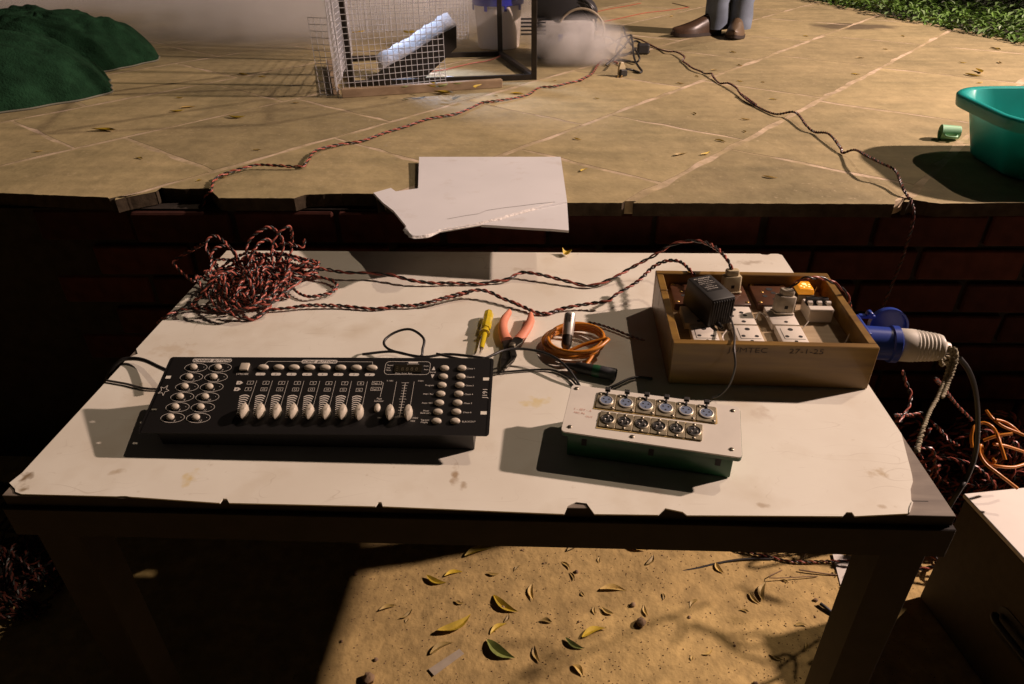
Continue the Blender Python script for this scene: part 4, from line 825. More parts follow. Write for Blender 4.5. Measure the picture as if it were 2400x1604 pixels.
# ---- two plugs
def plug(name, label, matx, m_, wires=True):
    p = thing(name, label, 'plug', mtx=matx)
    MB().prism(rrect(-.0155, -.0095, .0155, .0095, .004, 4), 0, .030).build('body', m_, p, 40, .0015, 2, world=False)
    MB().prism(rrect(-.011, -.0075, .011, .0075, .004, 4), .0301, .041).build('shoulder', m_, p, 40, .0025, 2, world=False)
    MB().box(.0, -.0097, .012, .0055, .0008, .0055).build('vent', M['hole'], p, world=False)
    MB().prism(rrect(-.0175, -.011, .0175, .011, .004, 4), -.0005, .0025).build('base_flange', m_, p, 40, .0006, world=False)
    return p
plug('three_pin_plug', 'cream three-pin plug standing in middle brown socket', TR(.4205, .462, ZT + .0585) @ rotz(.12) @ Matrix.Rotation(-.10, 4, 'X'), M['cream'])
plug('three_pin_plug', 'grimy grey-white plug standing in white socket beside breaker', TR(.4900, .3915, ZT + .0575) @ rotz(.1) @ Matrix.Rotation(.12, 4, 'Y') @ Matrix.Rotation(-.16, 4, 'X'), M['oldwhite'])
twisted('plug_flex', 'short red and black flex looping from grey plug over box side', 'cable', [PT('plug_wire')], pitch=.04, off=.0017, rad=.0016)

# ---- blue industrial plug on the right side of the box
bp_ = thing('industrial_plug', 'blue and grey industrial mains plug pushed into the wooden box side', 'plug', (.603, .335, .507))
ax = TR(.5975, .334, .508) @ rotz(math.radians(-7)) @ Matrix.Rotation(PI / 2, 4, 'Y')
MB().box(.0035, 0, 0, .006, .060, .060, TR(.5965, .340, .508) @ rotz(math.radians(-1.5))).build('wall_flange', M['blue'], bp_, 40, .002, 2)
MB().lathe([(.0265, .005), (.0265, .044), (.0295, .046), (.0295, .056), (.0262, .058)], 32, ax).build('collar', M['blue'], bp_, 40)
prof = [(.0250, .0575), (.0262, .060), (.0262, .078)]
for k in range(6): z = .080 + .0058 * k; rr = .0256 - .0007 * k; prof += [(rr, z), (rr + .0004, z + .0022), (rr - .0013, z + .0046)]
prof += [(.0215, .116), (.020, .121), (.0105, .128), (.0085, .134)]
MB().lathe(prof, 32, ax).build('grip', M['grip'], bp_, 35)
lidm = TR(.660, .378, .512) @ Matrix.Rotation(math.radians(78), 4, 'X') @ Matrix.Rotation(math.radians(-6), 4, 'Y')
MB().lathe([(.0001, -.008), (.0270, -.008), (.0300, -.006), (.0300, .006), (.0268, .006), (.0262, -.002), (.0001, -.002)], 32, lidm, (False, False)).build('hinged_cap', M['blue'], bp_, 40)
MB().box(.618, .372, .533, .026, .008, .006).cyl((.622, .366, .5375), (.622, .378, .5375), .005, None, 12).build('hinge', M['blue'], bp_, 40, .001)
rp = PT('rope'); rope = twisted('rope_lashing', 'frayed off-white rope lashing hanging from industrial plug to table side', 'rope', [rp, [(x + .004, y - .004, z + .001) for x, y, z in rp[:7]], [(.716, .313, .507), (.722, .322, .500), (.728, .318, .488), (.722, .306, .484), (.714, .304, .496)], [(.728, .312, .495), (.738, .314, .492), (.744, .310, .486), (.736, .308, .480), (.729, .310, .487)]], pitch=.010, off=.0018, rad=.0021, ds=.003, mats=(M['rope'], M['rope']))
cable('black_supply_cable', 'thick black cable dropping from industrial plug to the ground', 'cable', PT('black_drop') + [(.80, .30, -.05), (.78, .34, GZ + .01), (.72, .40, GZ + .008)], .0042, M['blackrubber'], ds=.01)

# ================================================================== CABLES ON THE TABLE
twisted('twisted_flex', 'red and black twisted flex running to cream plug across table back', 'cable', [PT('cable_up')], pitch=.044, off=.0020, rad=.0019)
twisted('twisted_flex', 'red and black twisted flex sagging in front, running under adapter', 'cable', [PT('cable_low')], pitch=.027, off=.0020, rad=.0019, phase=1)
def snarl(cx, cy, z0, ax_, ay_, az_, T, seed, n=260):
    g = np.random.RandomState(seed); w = g.uniform(.9, 1.15, 8); ph = g.rand(8) * 6.28; t = np.linspace(0, T, n)
    x = cx + ax_ * (.72 * np.sin(2.1 * w[0] * t + ph[0]) + .30 * np.sin(5.3 * w[1] * t + ph[1]))
    y = cy + ay_ * (.72 * np.cos(2.1 * w[2] * t + ph[0] + .3) + .30 * np.sin(4.7 * w[3] * t + ph[3]))
    z = z0 + az_ * (.5 + .32 * np.sin(3.3 * w[4] * t + ph[4]) + .18 * np.sin(7.9 * w[5] * t + ph[5])) ** 1.4
    return list(zip(x, y, z))
tangle = [snarl(-.475, .560, ZT + .004, .085, .080, .050, 26, 4, 330), snarl(-.435, .615, ZT + .004, .080, .060, .045, 18, 8, 240), snarl(-.49, .52, ZT + .004, .06, .065, .07, 12, 15, 150)]
tangle += [PT(k) for k in ('loop_right', 'tail_left', 'arch_a', 'arch_b', 'arch_c', 'arch_d', 'arch_e', 'far_loop', 'front_a', 'front_b', 'right_end')]
twisted('flex_tangle', 'big loose tangle of red and black twisted flex on table corner', 'cable', tangle, pitch=.021, off=.0018, rad=.00175, ds=.0036)
cable('controller_cable', 'black cable looped behind the lighting desk', 'cable', PT('ctrl_loop'), .0022, M['blackrubber'])
cable('controller_cable', 'black cable arching over pliers from desk to connector box', 'cable', PT('ctrl_cable_right'), .0021, M['blackrubber'])
cable('controller_cable', 'thin black cable lying between lighting desk and connector box', 'cable', PT('jbox_cable_left'), .0017, M['blackrubber'])
cable('box_cable', 'short black cable from connector box under wooden power box', 'cable', PT('jbox_cable_right'), .0022, M['blackrubber'])
cable('desk_lead', 'black lead coming over left table edge into lighting desk', 'cable', [(-.64, .27, .40), (-.62, .285, .455)] + PT('ctrl_left'), .0034, M['blackrubber'])
cable('desk_lead', 'thin grey lead on left table edge below the black lead', 'cable', PT('ctrl_left_b'), .0018, M['greyrubber'])
twisted('dark_flex_tail', 'dark twisted flex end going under wooden power box', 'cable', [PT('tie_lead')], pitch=.02, off=.0012, rad=.0012, mats=(M['darkredwire'], M['blackwire']))

# ================================================================== TOOLS
sd = thing('tester_screwdriver', 'transparent yellow tester screwdriver lying above lighting desk', 'screwdriver', (-.003, .395, ZT))
SD = TR(-.0020, .4640, ZT + .0105) @ rotz(math.radians(-2)) @ Matrix.Rotation(PI / 2, 4, 'X')
MB().lathe([(.002, -.002), (.0072, .001), (.0092, .008), (.0092, .022), (.0080, .028), (.0088, .034), (.0094, .055), (.0080, .058)], 8, SD).build('handle', M['yellowclear'], sd, 25)
MB().lathe([(.0062, .0585), (.0062, .070), (.0095, .0705), (.0095, .074), (.0052, .0745), (.0045, .1150), (.0035, .120)], 12, SD).build('guard', M['yellowclear'], sd, 30)
MB().lathe([(.0022, .010), (.0022, .056)], 10, SD).build('neon_core', M['brass'], sd, 30)
MB().lathe([(.0020, .1195), (.0020, .132), (.0006, .1375)], 10, SD).build('blade', M['steel'], sd, 30)

pk = thing('cutting_pliers', 'side-cutting pliers with pink handles lying open on table', 'pliers', (.045, .37, ZT))
def bar(pts, ws, z, th_): 
    rings = []
    P = spline(pts, .008); n = len(P); wv = np.interp(np.linspace(0, 1, n), np.linspace(0, 1, len(ws)), ws)
    for i, (c, a, b) in enumerate(frames(P)):
        h = th_ / 2; w = wv[i]
        rings.append([tuple(c + a * (w * math.cos(t)) + np.array([0, 0, h * math.sin(t)])) for t in np.linspace(0, 2 * PI, 12, endpoint=False)])
    return MB().loft(rings)
bar([(.0350, .4660, ZT + .010), (.0275, .440, ZT + .011), (.0255, .415, ZT + .011), (.0290, .390, ZT + .010), (.0345, .372, ZT + .009)], [.0045, .0075, .0080, .0088, .0105], 0, .014).build('handle', M['pink'], pk, 50)
bar([(.0735, .4570, ZT + .010), (.0735, .435, ZT + .011), (.0695, .412, ZT + .011), (.0615, .390, ZT + .010), (.0545, .372, ZT + .009)], [.0045, .0075, .0080, .0088, .0105], 0, .014).build('handle', M['pink'], pk, 50)
MB().prism([(.026, .374), (.043, .376), (.050, .350), (.052, .330), (.046, .312), (.0345, .286), (.0290, .289), (.0275, .315), (.030, .345)], ZT + .004, ZT + .0095).build('jaw', M['plier'], pk, None, .0015, 2)
MB().prism([(.0465, .376), (.064, .376), (.0615, .358), (.0500, .342), (.0540, .322), (.0500, .305), (.0385, .284), (.0352, .287), (.0445, .312), (.0415, .335), (.038, .352)], ZT + .0097, ZT + .014).build('jaw', M['plier'], pk, None, .0015, 2)
MB().lathe([(.0055, 0), (.0055, .0022), (.004, .003)], 16, TR(.0450, .3505, ZT + .0135)).build('pivot', M['steel'], pk, 40)

oc = thing('orange_microphone_cable', 'coiled orange cable with silver and black round connectors', 'cable', (.150, .365, ZT))
turns = []
for k in range(118):
    t = k / 24 * 2 * PI; kk = k / 118; rx = .049 + .004 * math.sin(t * .43 + 1) - .002 * kk; ry = .046 + .004 * math.cos(t * .61)
    turns.append((.150 + .003 * math.sin(t * .21 + 2) + rx * math.cos(t + .5), .3655 + .004 * math.sin(t * .17) + ry * math.sin(t + .5), ZT + .004 + .0225 * kk + .0035 * math.sin(t * 1.0 + 2)))
turns = [(.150, .300, ZT + .006), (.166, .308, ZT + .005)] + turns + [(.165, .345, ZT + .020), (.140, .338, ZT + .012)]
MB().tube(spline(turns, .006), .0031, 8).build('cord', M['orange'], oc, 60)
XF = Matrix.Translation((.134, .349, ZT + .010)) @ (Vector((.142, .398, ZT + .052)) - Vector((.134, .349, ZT + .010))).to_track_quat('Z', 'Y').to_matrix().to_4x4()
MB().lathe([(.0045, -.004), (.0080, .002), (.0088, .006), (.0088, .022)], 20, XF).build('boot', M['plier'], oc, 40)
MB().lathe([(.0093, .0215), (.0096, .024), (.0096, .058), (.0090, .060), (.0080, .0605), (.0080, .052)], 24, XF, (True, True)).build('female_shell', M['chrome'], oc, 40)
MB().box(.0, .0092, .050, .006, .002, .012, XF).build('latch', M['steel'], oc)
XMv = (Vector((.2120, .2700, ZT + .010)) - Vector((.1430, .2930, ZT + .010)))
XM = Matrix.Translation((.1430, .2950, ZT + .0102)) @ XMv.to_track_quat('Z', 'Y').to_matrix().to_4x4()
MB().lathe([(.0040, -.012), (.0062, .004), (.0090, .008), (.0094, .030), (.0098, .034)], 20, XM).build('boot', M['blackplastic'], oc, 40)
MB().lathe([(.0096, .0335), (.0100, .036), (.0100, .046)], 20, XM).build('green_ring', M['greenbody'], oc, 40)
MB().lathe([(.0098, .0455), (.0100, .047), (.0100, .070), (.0092, .071), (.0088, .058)], 24, XM, (True, True)).build('male_shell', M['darkgrey'], oc, 40)

# ================================================================== WHITE BOARD HANGING OVER THE STAGE EDGE
board = d2('board')
def droop(x, y): return ZS + .0045 + .006 * max(0, min(1, (y - .80) / .3)) - .05 * max(0, .80 - y) ** 1.6 - .006 * max(0, x) * max(0, .75 - y) / .1
def sheet(poly, th_, hf, k=.03):
    bm = bmesh.new(); vs = [bm.verts.new((x, y, 0)) for x, y in poly]; bm.faces.new(vs)
    xs = np.arange(min(p[0] for p in poly) + k, max(p[0] for p in poly), k); ys = np.arange(min(p[1] for p in poly) + k, max(p[1] for p in poly), k)
    for x in xs: bmesh.ops.bisect_plane(bm, geom=bm.verts[:] + bm.edges[:] + bm.faces[:], plane_co=(x, 0, 0), plane_no=(1, 0, 0))
    for y in ys: bmesh.ops.bisect_plane(bm, geom=bm.verts[:] + bm.edges[:] + bm.faces[:], plane_co=(0, y, 0), plane_no=(0, 1, 0))
    bm.verts.ensure_lookup_table(); bm.verts.index_update()
    v = [(q.co.x, q.co.y) for q in bm.verts]; f_ = [tuple(q.index for q in fc.verts) for fc in bm.faces]; be = [(e.verts[0].index, e.verts[1].index) for e in bm.edges if len(e.link_faces) == 1]; bm.free()
    n = len(v); mb = MB()
    mb.add([(x, y, hf(x, y)) for x, y in v] + [(x, y, hf(x, y) + th_) for x, y in v], [q[::-1] for q in f_] + [tuple(i + n for i in q) for q in f_] + [(a, b, b + n, a + n) for a, b in be])
    return mb
wb = thing('white_board', 'torn white foam board lying over the edge of the stage', 'board', (0, .85, ZS))
upper = [board[0], board[1], (.1441, .7800)] + d2('crack_b')[::-1][1:] + board[4:]
lower = d2('crack_b')[:-1] + [(.1441, .7795), board[2], board[3], (.05, .6560), board[4]]
hl = lambda x, y: droop(x, y) - .0022 - .02 * max(0, x + .03) * max(0, .765 - y)
sheet(upper, .0055, droop).build('sheet', M['foam'], wb, 30)
sheet(lower, .0050, hl).build('torn_flap', M['foam'], wb, 30)
rg = random.Random(3); tb_ = MB()
for seg_ in (d2('crack_b'), board[4:9]):
    P = spline([(x, y, 0) for x, y in seg_], .008)
    R_ = []
    for i, p in enumerate(P):
        w = .0016 + rg.random() * .0028; z = droop(p[0], p[1]) + .0050
        R_.append([(p[0] - w, p[1] - w, z - .003), (p[0] + w * .3, p[1] + w, z + .0006 + rg.random() * .0012), (p[0] + w, p[1] - w * .5, z - .002)])
    tb_.loft(R_)
tb_.build('torn_fringe', M['foamedge'], wb, 30)
ck = MB()
P = d2('crack_a')
for a, b in zip(P, P[1:]): ck.add([(a[0], a[1], droop(*a) + .0059), (b[0], b[1], droop(*b) + .0059), (b[0], b[1] + .0012, droop(*b) + .0059), (a[0], a[1] + .0012, droop(*a) + .0059)], [(0, 1, 2, 3)])
ck.build('crease', M['steel'], wb)

# ================================================================== CAGE ON THE STAGE
FL, FR, BR = Vector((-.594, 1.935, ZS)), Vector((.054, 2.035, ZS)), Vector((-.096, 2.505, ZS)); BL = FL + BR - FR
CH = 1.15
cg = thing('wire_cage', 'black angle-iron frame cage with galvanised wire mesh panels', 'cage', (-.34, 2.2, ZS))
def ibar(name, a, b, w=.018):
    d = (b - a); q = d.to_track_quat('Z', 'Y').to_matrix().to_4x4(); mb = MB()
    mb.box(0, 0, d.length / 2, w, w, d.length, Matrix.Translation(a) @ q); return mb.build(name, M['iron'], cg, None, .0012)
up = Vector((0, 0, CH)); lift = Vector((0, 0, .010))
for p in (FL, FR, BR, BL): ibar('post', p + Vector((0, 0, .001)), p + up, .020)
for a, b in ((FL, FR), (FR, BR), (BR, BL), (BL, FL)):
    e = (b - a).normalized() * .0105
    ibar('base_rail', a + e + lift, b - e + lift, .018); ibar('top_rail', a + e + up - lift, b - e + up - lift, .018)
def mesh_panel(name, a, b, z0, z1, cell=.019, wr=.0011, bulge=0.0):
    a = Vector(a); b = Vector(b); L = (b - a).length; d = (b - a) / L; nrm = Vector((d.y, -d.x, 0)); mb = MB(); mb.keep = True
    g = random.Random(int(L * 1000))
    def pt(s, z): k = bulge * math.sin(PI * s / L) + .003 * math.sin(s * 21 + z * 9); p = a + d * s + nrm * k; return (p.x, p.y, z)
    def strip(P, rad):
        for p, q in zip(P, P[1:]):
            p = Vector(p); q = Vector(q); t = (q - p).normalized(); u_ = t.cross(nrm).normalized() * rad; v_ = nrm * rad
            mb.add([p + u_, p + v_, p - u_, p - v_, q + u_, q + v_, q - u_, q - v_], [(0, 1, 5, 4), (1, 2, 6, 5), (2, 3, 7, 6), (3, 0, 4, 7)])
    n = int(L / cell)
    for i in range(n + 1): s = i * L / n; strip([pt(s, z) for z in np.linspace(z0 + g.uniform(-.006, 0), z1, 4)], wr)
    m_ = int((z1 - z0) / cell)
    for j in range(m_ + 1): z = z0 + .004 + j * (z1 - z0 - .004) / m_; strip([pt(s, z) for s in np.linspace(0, L, 7)], wr)
    o = mb.build(name, M['galv'], cg); o['kind'] = 'stuff'; return o
mesh_panel('front_mesh', (-.600, 1.765, 0), (-.255, 1.92, 0), ZS + .003, ZS + .50, bulge=.012)
mesh_panel('side_flap_mesh', (-.668, 1.785, 0), (-.602, 1.765, 0), ZS + .003, ZS + .245)
mesh_panel('side_mesh', (-.606, 1.775, 0), (-.700, 2.40, 0), ZS + .03, ZS + .55)
mesh_panel('back_mesh', (-.72, 2.392, 0), (-.38, 2.44, 0), ZS + .115, ZS + .58)
mesh_panel('back_mesh', (-.375, 2.45, 0), (-.225, 2.478, 0), ZS + .07, ZS + .58, cell=.013)
MB().box(0, 0, .0145, .55, .022, .028, TR(-.322, 1.838, ZS) @ rotz(math.radians(15.6))).build('wooden_batten', M['batten'], cg, None, .0015)
MB().box(0, 0, .0145, .022, .52, .028, TR(-.690, 2.040, ZS) @ rotz(math.radians(17.2))).build('wooden_batten', M['batten'], cg, None, .0015)

# thick foam slab leaning in the cage, its dark side toward the table
fs_ = thing('foam_slab', 'thick white foam slab leaning inside cage with dark near side', 'foam slab', (-.38, 2.1, ZS))
face = [(-.560, .5625), (-.352, .5625), (-.227, .667), (-.226, .737), (-.290, .707), (-.395, .648), (-.497, .600)]
top_ = [(-.497, .600), (-.395, .648), (-.290, .707), (-.226, .737)]
def fy(x, z): return 2.035 + (z - .56) * .20
mbf = MB(); mbf.add([(x, fy(x, z), z) for x, z in face] + [(x, fy(x, z) + .006, z) for x, z in face], [tuple(range(6, -1, -1)), tuple(range(7, 14))] + [(i, (i + 1) % 7, 7 + (i + 1) % 7, 7 + i) for i in range(7)])
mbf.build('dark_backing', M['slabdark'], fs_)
rg = random.Random(21); rings = []
for i, p in enumerate(spline([(x, 0, z) for x, z in top_], .016)):
    x, z = p[0], p[2]; y = fy(x, z) + .0065; j = rg.uniform(-.003, .003)
    rings.append([(x, y, z - .05), (x + j, y + .001 + j, z + .004 + j), (x - .022 + j, y + .030, z + .022 + j), (x - .040, y + .075 + j, z + .034 + j * 1.5), (x - .040, y + .080, z - .02)])
MB().loft(rings).build('foam_body', M['slabfoam'], fs_, 25)
pc = MB().prism([(-.350, 1.965), (-.305, 2.035), (-.262, 2.075), (-.235, 2.06), (-.240, 1.985)], ZS + .001, ZS + .006).build('white_patch', M['slabfoam'], None); tag(pc, 'flat white patch on the floor inside cage', 'foam scrap')  # thin flat white piece laid on the cage floor

# cool work light inside the cage, outside the picture above
led = bpy.data.lights.new('cage_work_light', 'SPOT'); ledo = bpy.data.objects.new('cage_work_light', led); COL.objects.link(ledo)
led.energy = 48; led.color = (.56, .68, 1.0); led.spot_size = math.radians(38); led.spot_blend = .6; led.shadow_soft_size = .03
ledo.location = (-.66, 2.47, .94); ledo.rotation_euler = (Vector((-.66, 2.47, .94)) - Vector((-.39, 2.17, .705))).to_track_quat('Z', 'Y').to_euler()

# ---- bucket behind the cage
bk = thing('plastic_bucket', 'white plastic bucket with blue lid behind the cage in smoke', 'bucket', (-.115, 2.72, ZS))
MB().lathe([(.088, .001), (.091, .004), (.1045, .180)], 36, TR(-.115, 2.72, ZS)).build('pail', M['bucket'], bk, 40)
MB().lathe([(.1085, .176), (.1125, .178), (.1125, .205), (.106, .212), (.100, .206), (0.001, .206)], 36, TR(-.115, 2.72, ZS), (True, False)).build('lid', M['lid'], bk, 40)
for a in (-115, -70, -30, -160): MB().box(.112, 0, .168, .006, .012, .022, TR(-.115, 2.72, ZS) @ rotz(math.radians(a))).build('lid_clip', M['lid'], bk, None, .001)

# ---- smoke machine, hose and stand right of the cage
sm = thing('smoke_machine', 'grey smoke machine half hidden in white smoke beside cage', 'smoke machine', (.18, 2.48, ZS))
MB().box(.175, 2.50, ZS + .075, .235, .20, .148).build('casing', M['grey'], sm, 40, .022, 3)
MB().prism([(.05, 0), (.30, 0), (.30, .04), (.24, .085), (.05, .085)], 2.41, 2.60, TR(0, 0, ZS + .15) @ Matrix(((1, 0, 0, 0), (0, 0, 1, 0), (0, 1, 0, 0), (0, 0, 0, 1)))).build('control_head', M['darkgrey'], sm, 30, .008, 2)
for k in range(5): MB().box(.045, 2.397, ZS + .10 + .014 * k, .10, .004, .006).build('louvre', M['darkgrey'], sm)
MB().box(.155, 2.3985, ZS + .085, .018, .003, .026).build('maker_badge', M['blue'], sm)
hs = []
for k in range(30): a = math.radians(150 - 9.4 * k); hs.append((.235 + .095 * math.cos(a), 2.405 + .01 * k / 30, ZS + .098 + .092 * math.sin(a)))
MB().tube(spline(hs, .01), .0048, 10).build('hose', M['hose'], sm, 60)
lo = MB(); g = random.Random(2)
for k in range(7): lo.tube(spline([(.13 + g.uniform(-.02, .03), 2.44 + g.uniform(-.02, .04), ZS + .235 + g.uniform(-.01, .01)), (.18 + g.uniform(0, .05), 2.42, ZS + .225 + g.uniform(-.03, .03)), (.24 + g.uniform(0, .04), 2.41, ZS + .20 + g.uniform(-.04, .02)), (.30, 2.42, ZS + .13 + g.uniform(-.03, .03))], .012), .0032, 6)
lo.build('wire_loom', M['blackwire'], sm, 60)
sc2 = sheet([(-.02, 2.62), (.17, 2.60), (.18, 2.80), (.0, 2.82)], .02, lambda x, y: ZS + .205 + .12 * (x)).build('white_panel_piece', M['slabfoam'], None, 30); tag(sc2, 'bright white panel piece resting on the smoke machine', 'panel')
stp = thing('pole_stand', 'thin black upright pole behind the smoke machine', 'stand', (.282, 2.93, ZS))
MB().cyl((.282, 2.93, ZS + .012), (.282, 2.93, ZS + .95), .010, None, 12).build('pole', M['iron'], stp, 40)
MB().lathe([(.07, 0.001), (.07, .008), (.02, .014)], 24, TR(.282, 2.93, ZS)).build('base', M['iron'], stp, 40)

# ---- black extension leads and standing plug
cl_ = thing('lead_bundle', 'loose clump of black leads on the stage near smoke machine', 'cables', (.45, 2.4, ZS))
for k in 'abcdef': MB().tube(spline(PT('clump_' + k), .008), .0042, 8).build('lead', M['blackrubber'], cl_, 60)
MB().box(.505, 2.52, ZS + .022, .05, .035, .04).build('connector_block', M['darkgrey'], cl_, None, .006, 2)
pg = thing('standing_plug', 'cream and black plug standing on the stage floor by leads', 'plug', (.377, 2.085, ZS))
MB().prism([(-.014, 0), (.014, 0), (.013, .03), (.004, .046), (-.008, .046), (-.014, .03)], -.009, .002, TR(.377, 2.085, ZS + .003) @ rotz(.5) @ RX).build('cream_half', M['cream'], pg, None, .002, 2)
MB().prism([(-.015, 0), (.015, 0), (.013, .022), (-.013, .024)], .0025, .016, TR(.377, 2.085, ZS + .002) @ rotz(.5) @ RX).build('black_half', M['blackplastic'], pg, None, .002, 2)
for dx in (-.006, .006): MB().cyl((.372 + dx, 2.072, ZS + .006), (.366 + dx, 2.056, ZS + .003), .0024, None, 8).build('pin', M['brass'], pg, 40)

twisted('stage_flex', 'red and black twisted flex snaking from cage to front stage edge', 'cable', [PT('stage_left') + [(-.682, .872, .545), (-.684, .835, .50), (-.685, .826, .40)]], pitch=.034, off=.0021, rad=.0019, ds=.005)
twisted('stage_flex', 'dark twisted flex zigzagging down right side to the stage edge notch', 'cable', [PT('stage_right') + [(.874, .812, .556), (.876, .792, .53), (.877, .788, .45), (.874, .800, .30)]], pitch=.018, off=.0020, rad=.0019, ds=.004, mats=(M['darkredwire'], M['blackwire']), n=5)
cable('red_wire', 'long thin red wire on the stage behind the pole', 'wire', PT('red_floor_a'), .0016, M['redlight'], ds=.03)
cable('red_wire', 'short dark wire end near the standing feet', 'wire', PT('red_floor_b'), .0018, M['darkredwire'], ds=.03)
cable('red_wire', 'faint red wire at far back of the stage', 'wire', PT('red_floor_c'), .0016, M['redlight'], ds=.03)
cable('cage_wire', 'red wire crossing the floor inside the cage', 'wire', PT('cage_wire'), .0020, M['red'], ds=.02)

# ---- person standing at the back: jeans and pointed brown shoes
ps = thing('person', 'standing person in blue jeans and pointed brown leather shoes', 'person', (.92, 3.02, ZS))
def el(c, rx, ry, z, n=20): return [(c[0] + rx * math.cos(2 * PI * k / n), c[1] + ry * math.sin(2 * PI * k / n), z) for k in range(n)]
g = random.Random(31)
def leg(cx, cy, hx, hy):
    R_ = []
    for t in np.linspace(0, 1, 16):
        z = ZS + .028 + t * .80; w = np.interp(t, [0, .08, .3, .55, .8, 1], [.058, .056, .058, .066, .082, .092]); j = .004 * math.sin(t * 40) * (1 - t)
        R_.append(el((cx + (hx - cx) * t ** 1.3 + j, cy + (hy - cy) * t ** 1.3), w + j, w * 1.12, z))
    return MB().loft(R_, False, False)
jl = leg(.908, 3.030, .90, 3.04); jl2 = leg(1.013, 3.025, 1.05, 3.04)
jl.add(jl2.v, jl2.f)
jl.loft([el((.975, 3.04), .165, .10, ZS + .80), el((.975, 3.04), .172, .115, ZS + .88), el((.975, 3.04), .160, .112, ZS + .98), el((.975, 3.04), .15, .105, ZS + 1.02)])
jl.build('jeans', M['jeans'], ps, 60)
def shoe(name, heel, toe, m_, w=.046):
    h = Vector((*heel, ZS)); t = Vector((*toe, ZS)); d = t - h; L = d.length; q = Matrix.Translation(h) @ rotz(math.atan2(d.y, d.x)); R_ = []; S_ = []
    for s, ww, hh, lift in ((0, .45, .050, .004), (.04, .62, .066, .002), (.14, .74, .078, .002), (.30, .74, .080, .002), (.45, .80, .064, .002), (.60, .95, .050, .002), (.75, .92, .040, .002), (.88, .66, .031, .004), (.96, .36, .024, .008), (1.0, .10, .018, .011)):
        x = s * L; a = w * ww
        R_.append([(x, a * math.cos(k) * (1 if math.sin(k) < .1 else .93), .013 + lift + hh * max(0, math.sin(k)) ** .8 if math.sin(k) > 0 else .013 + lift) for k in np.linspace(0, PI, 13)])
        S_.append([(x + (.006 if s > .95 else 0), -a * 1.05, lift), (x + (.006 if s > .95 else 0), a * 1.05, lift), (x + (.006 if s > .95 else 0), a * 1.05, .0135 + lift), (x + (.006 if s > .95 else 0), -a * 1.05, .0135 + lift)])
    o = MB().loft(R_, mtx=q).build(name, m_, ps, 50); MB().loft(S_, mtx=q).build('sole', M['sole'], o, 40, world=True); return o
shoe('shoe', (.928, 3.035), (.690, 2.945), M['shoe']); shoe('shoe', (1.020, 3.065), (.955, 2.845), M['shoetan'])
# body (mostly above the picture)
def skinned(name, verts, edges, material, parent, levels=1):
    me = bpy.data.meshes.new(name); me.from_pydata([v[:3] for v in verts], edges, []); o = bpy.data.objects.new(name, me); COL.objects.link(o)
    md = o.modifiers.new('skin', 'SKIN'); md.use_smooth_shade = True
    for i, v in enumerate(verts): rr = v[3]; me.skin_vertices[0].data[i].radius = (rr, rr) if not hasattr(rr, '__len__') else rr
    me.skin_vertices[0].data[0].use_root = True
    sd_ = o.modifiers.new('sub', 'SUBSURF'); sd_.levels = levels; sd_.render_levels = levels
    dg = bpy.context.evaluated_depsgraph_get(); dg.update(); m2 = bpy.data.meshes.new_from_object(o.evaluated_get(dg)); o.modifiers.clear(); o.data = m2; m2.materials.clear(); m2.materials.append(material)
    m2.polygons.foreach_set('use_smooth', [True] * len(m2.polygons))
    o.parent = parent; o.matrix_parent_inverse = MW[parent.as_pointer()].inverted(); MW[o.as_pointer()] = Matrix(); return o
Z = ZS
V = [(.975, 3.04, Z + .92, .10), (.975, 3.04, Z + 1.10, .105), (.975, 3.04, Z + 1.32, .12), (.975, 3.04, Z + 1.42, .07), (.975, 3.03, Z + 1.49, .052), (.975, 3.015, Z + 1.57, .078), (.975, 3.02, Z + 1.66, .082), (.975, 3.02, Z + 1.71, .05)]
E_ = [(0, 1), (1, 2), (2, 3), (3, 4), (4, 5), (5, 6), (6, 7)]
for sgn, hx in ((-1, .905), (1, 1.035)):
    i = len(V); ankx, anky = (.908, 3.03) if sgn < 0 else (1.013, 3.03)
    V += [(hx, 3.04, Z + .86, .075), (hx * .5 + ankx * .5, 3.03, Z + .48, .048), (ankx, anky, Z + .10, .034), (ankx, anky - .03, Z + .055, .032)]; E_ += [(0, i), (i, i + 1), (i + 1, i + 2), (i + 2, i + 3)]
    j = len(V); sx = .975 + sgn * .19
    V += [(sx, 3.04, Z + 1.38, .052), (sx + sgn * .05, 3.05, Z + 1.10, .040), (sx + sgn * .04, 3.0, Z + .86, .028), (sx + sgn * .035, 2.985, Z + .79, .030)]; E_ += [(2, j), (j, j + 1), (j + 1, j + 2), (j + 2, j + 3)]
    for fx, fl_ in ((-.024, .055), (-.010, .07), (.004, .074), (.018, .066)):
        k = len(V); V += [(sx + sgn * .035 + fx * .3, 2.985 + fx, Z + .755, .009), (sx + sgn * .03 + fx * .3, 2.98 + fx, Z + .755 - fl_ * .5, .0085), (sx + sgn * .022 + fx * .3, 2.98 + fx, Z + .755 - fl_, .007)]; E_ += [(j + 3, k), (k, k + 1), (k + 1, k + 2)]
    k = len(V); V += [(sx + sgn * .01, 2.955, Z + .80, .011), (sx + sgn * .0, 2.945, Z + .765, .009)]; E_ += [(j + 3, k), (k, k + 1)]
skinned('body', V, E_, M['skin'], ps)
V = [(.975, 3.04, Z + .97, .13), (.975, 3.04, Z + 1.15, .13), (.975, 3.04, Z + 1.34, .145), (.975, 3.04, Z + 1.43, .075)]; E_ = [(0, 1), (1, 2), (2, 3)]
for sgn in (-1, 1):
    j = len(V); sx = .975 + sgn * .19; V += [(sx, 3.04, Z + 1.38, .066), (sx + sgn * .04, 3.045, Z + 1.17, .058)]; E_ += [(2, j), (j, j + 1)]
skinned('shirt', V, E_, M['shirt'], ps)
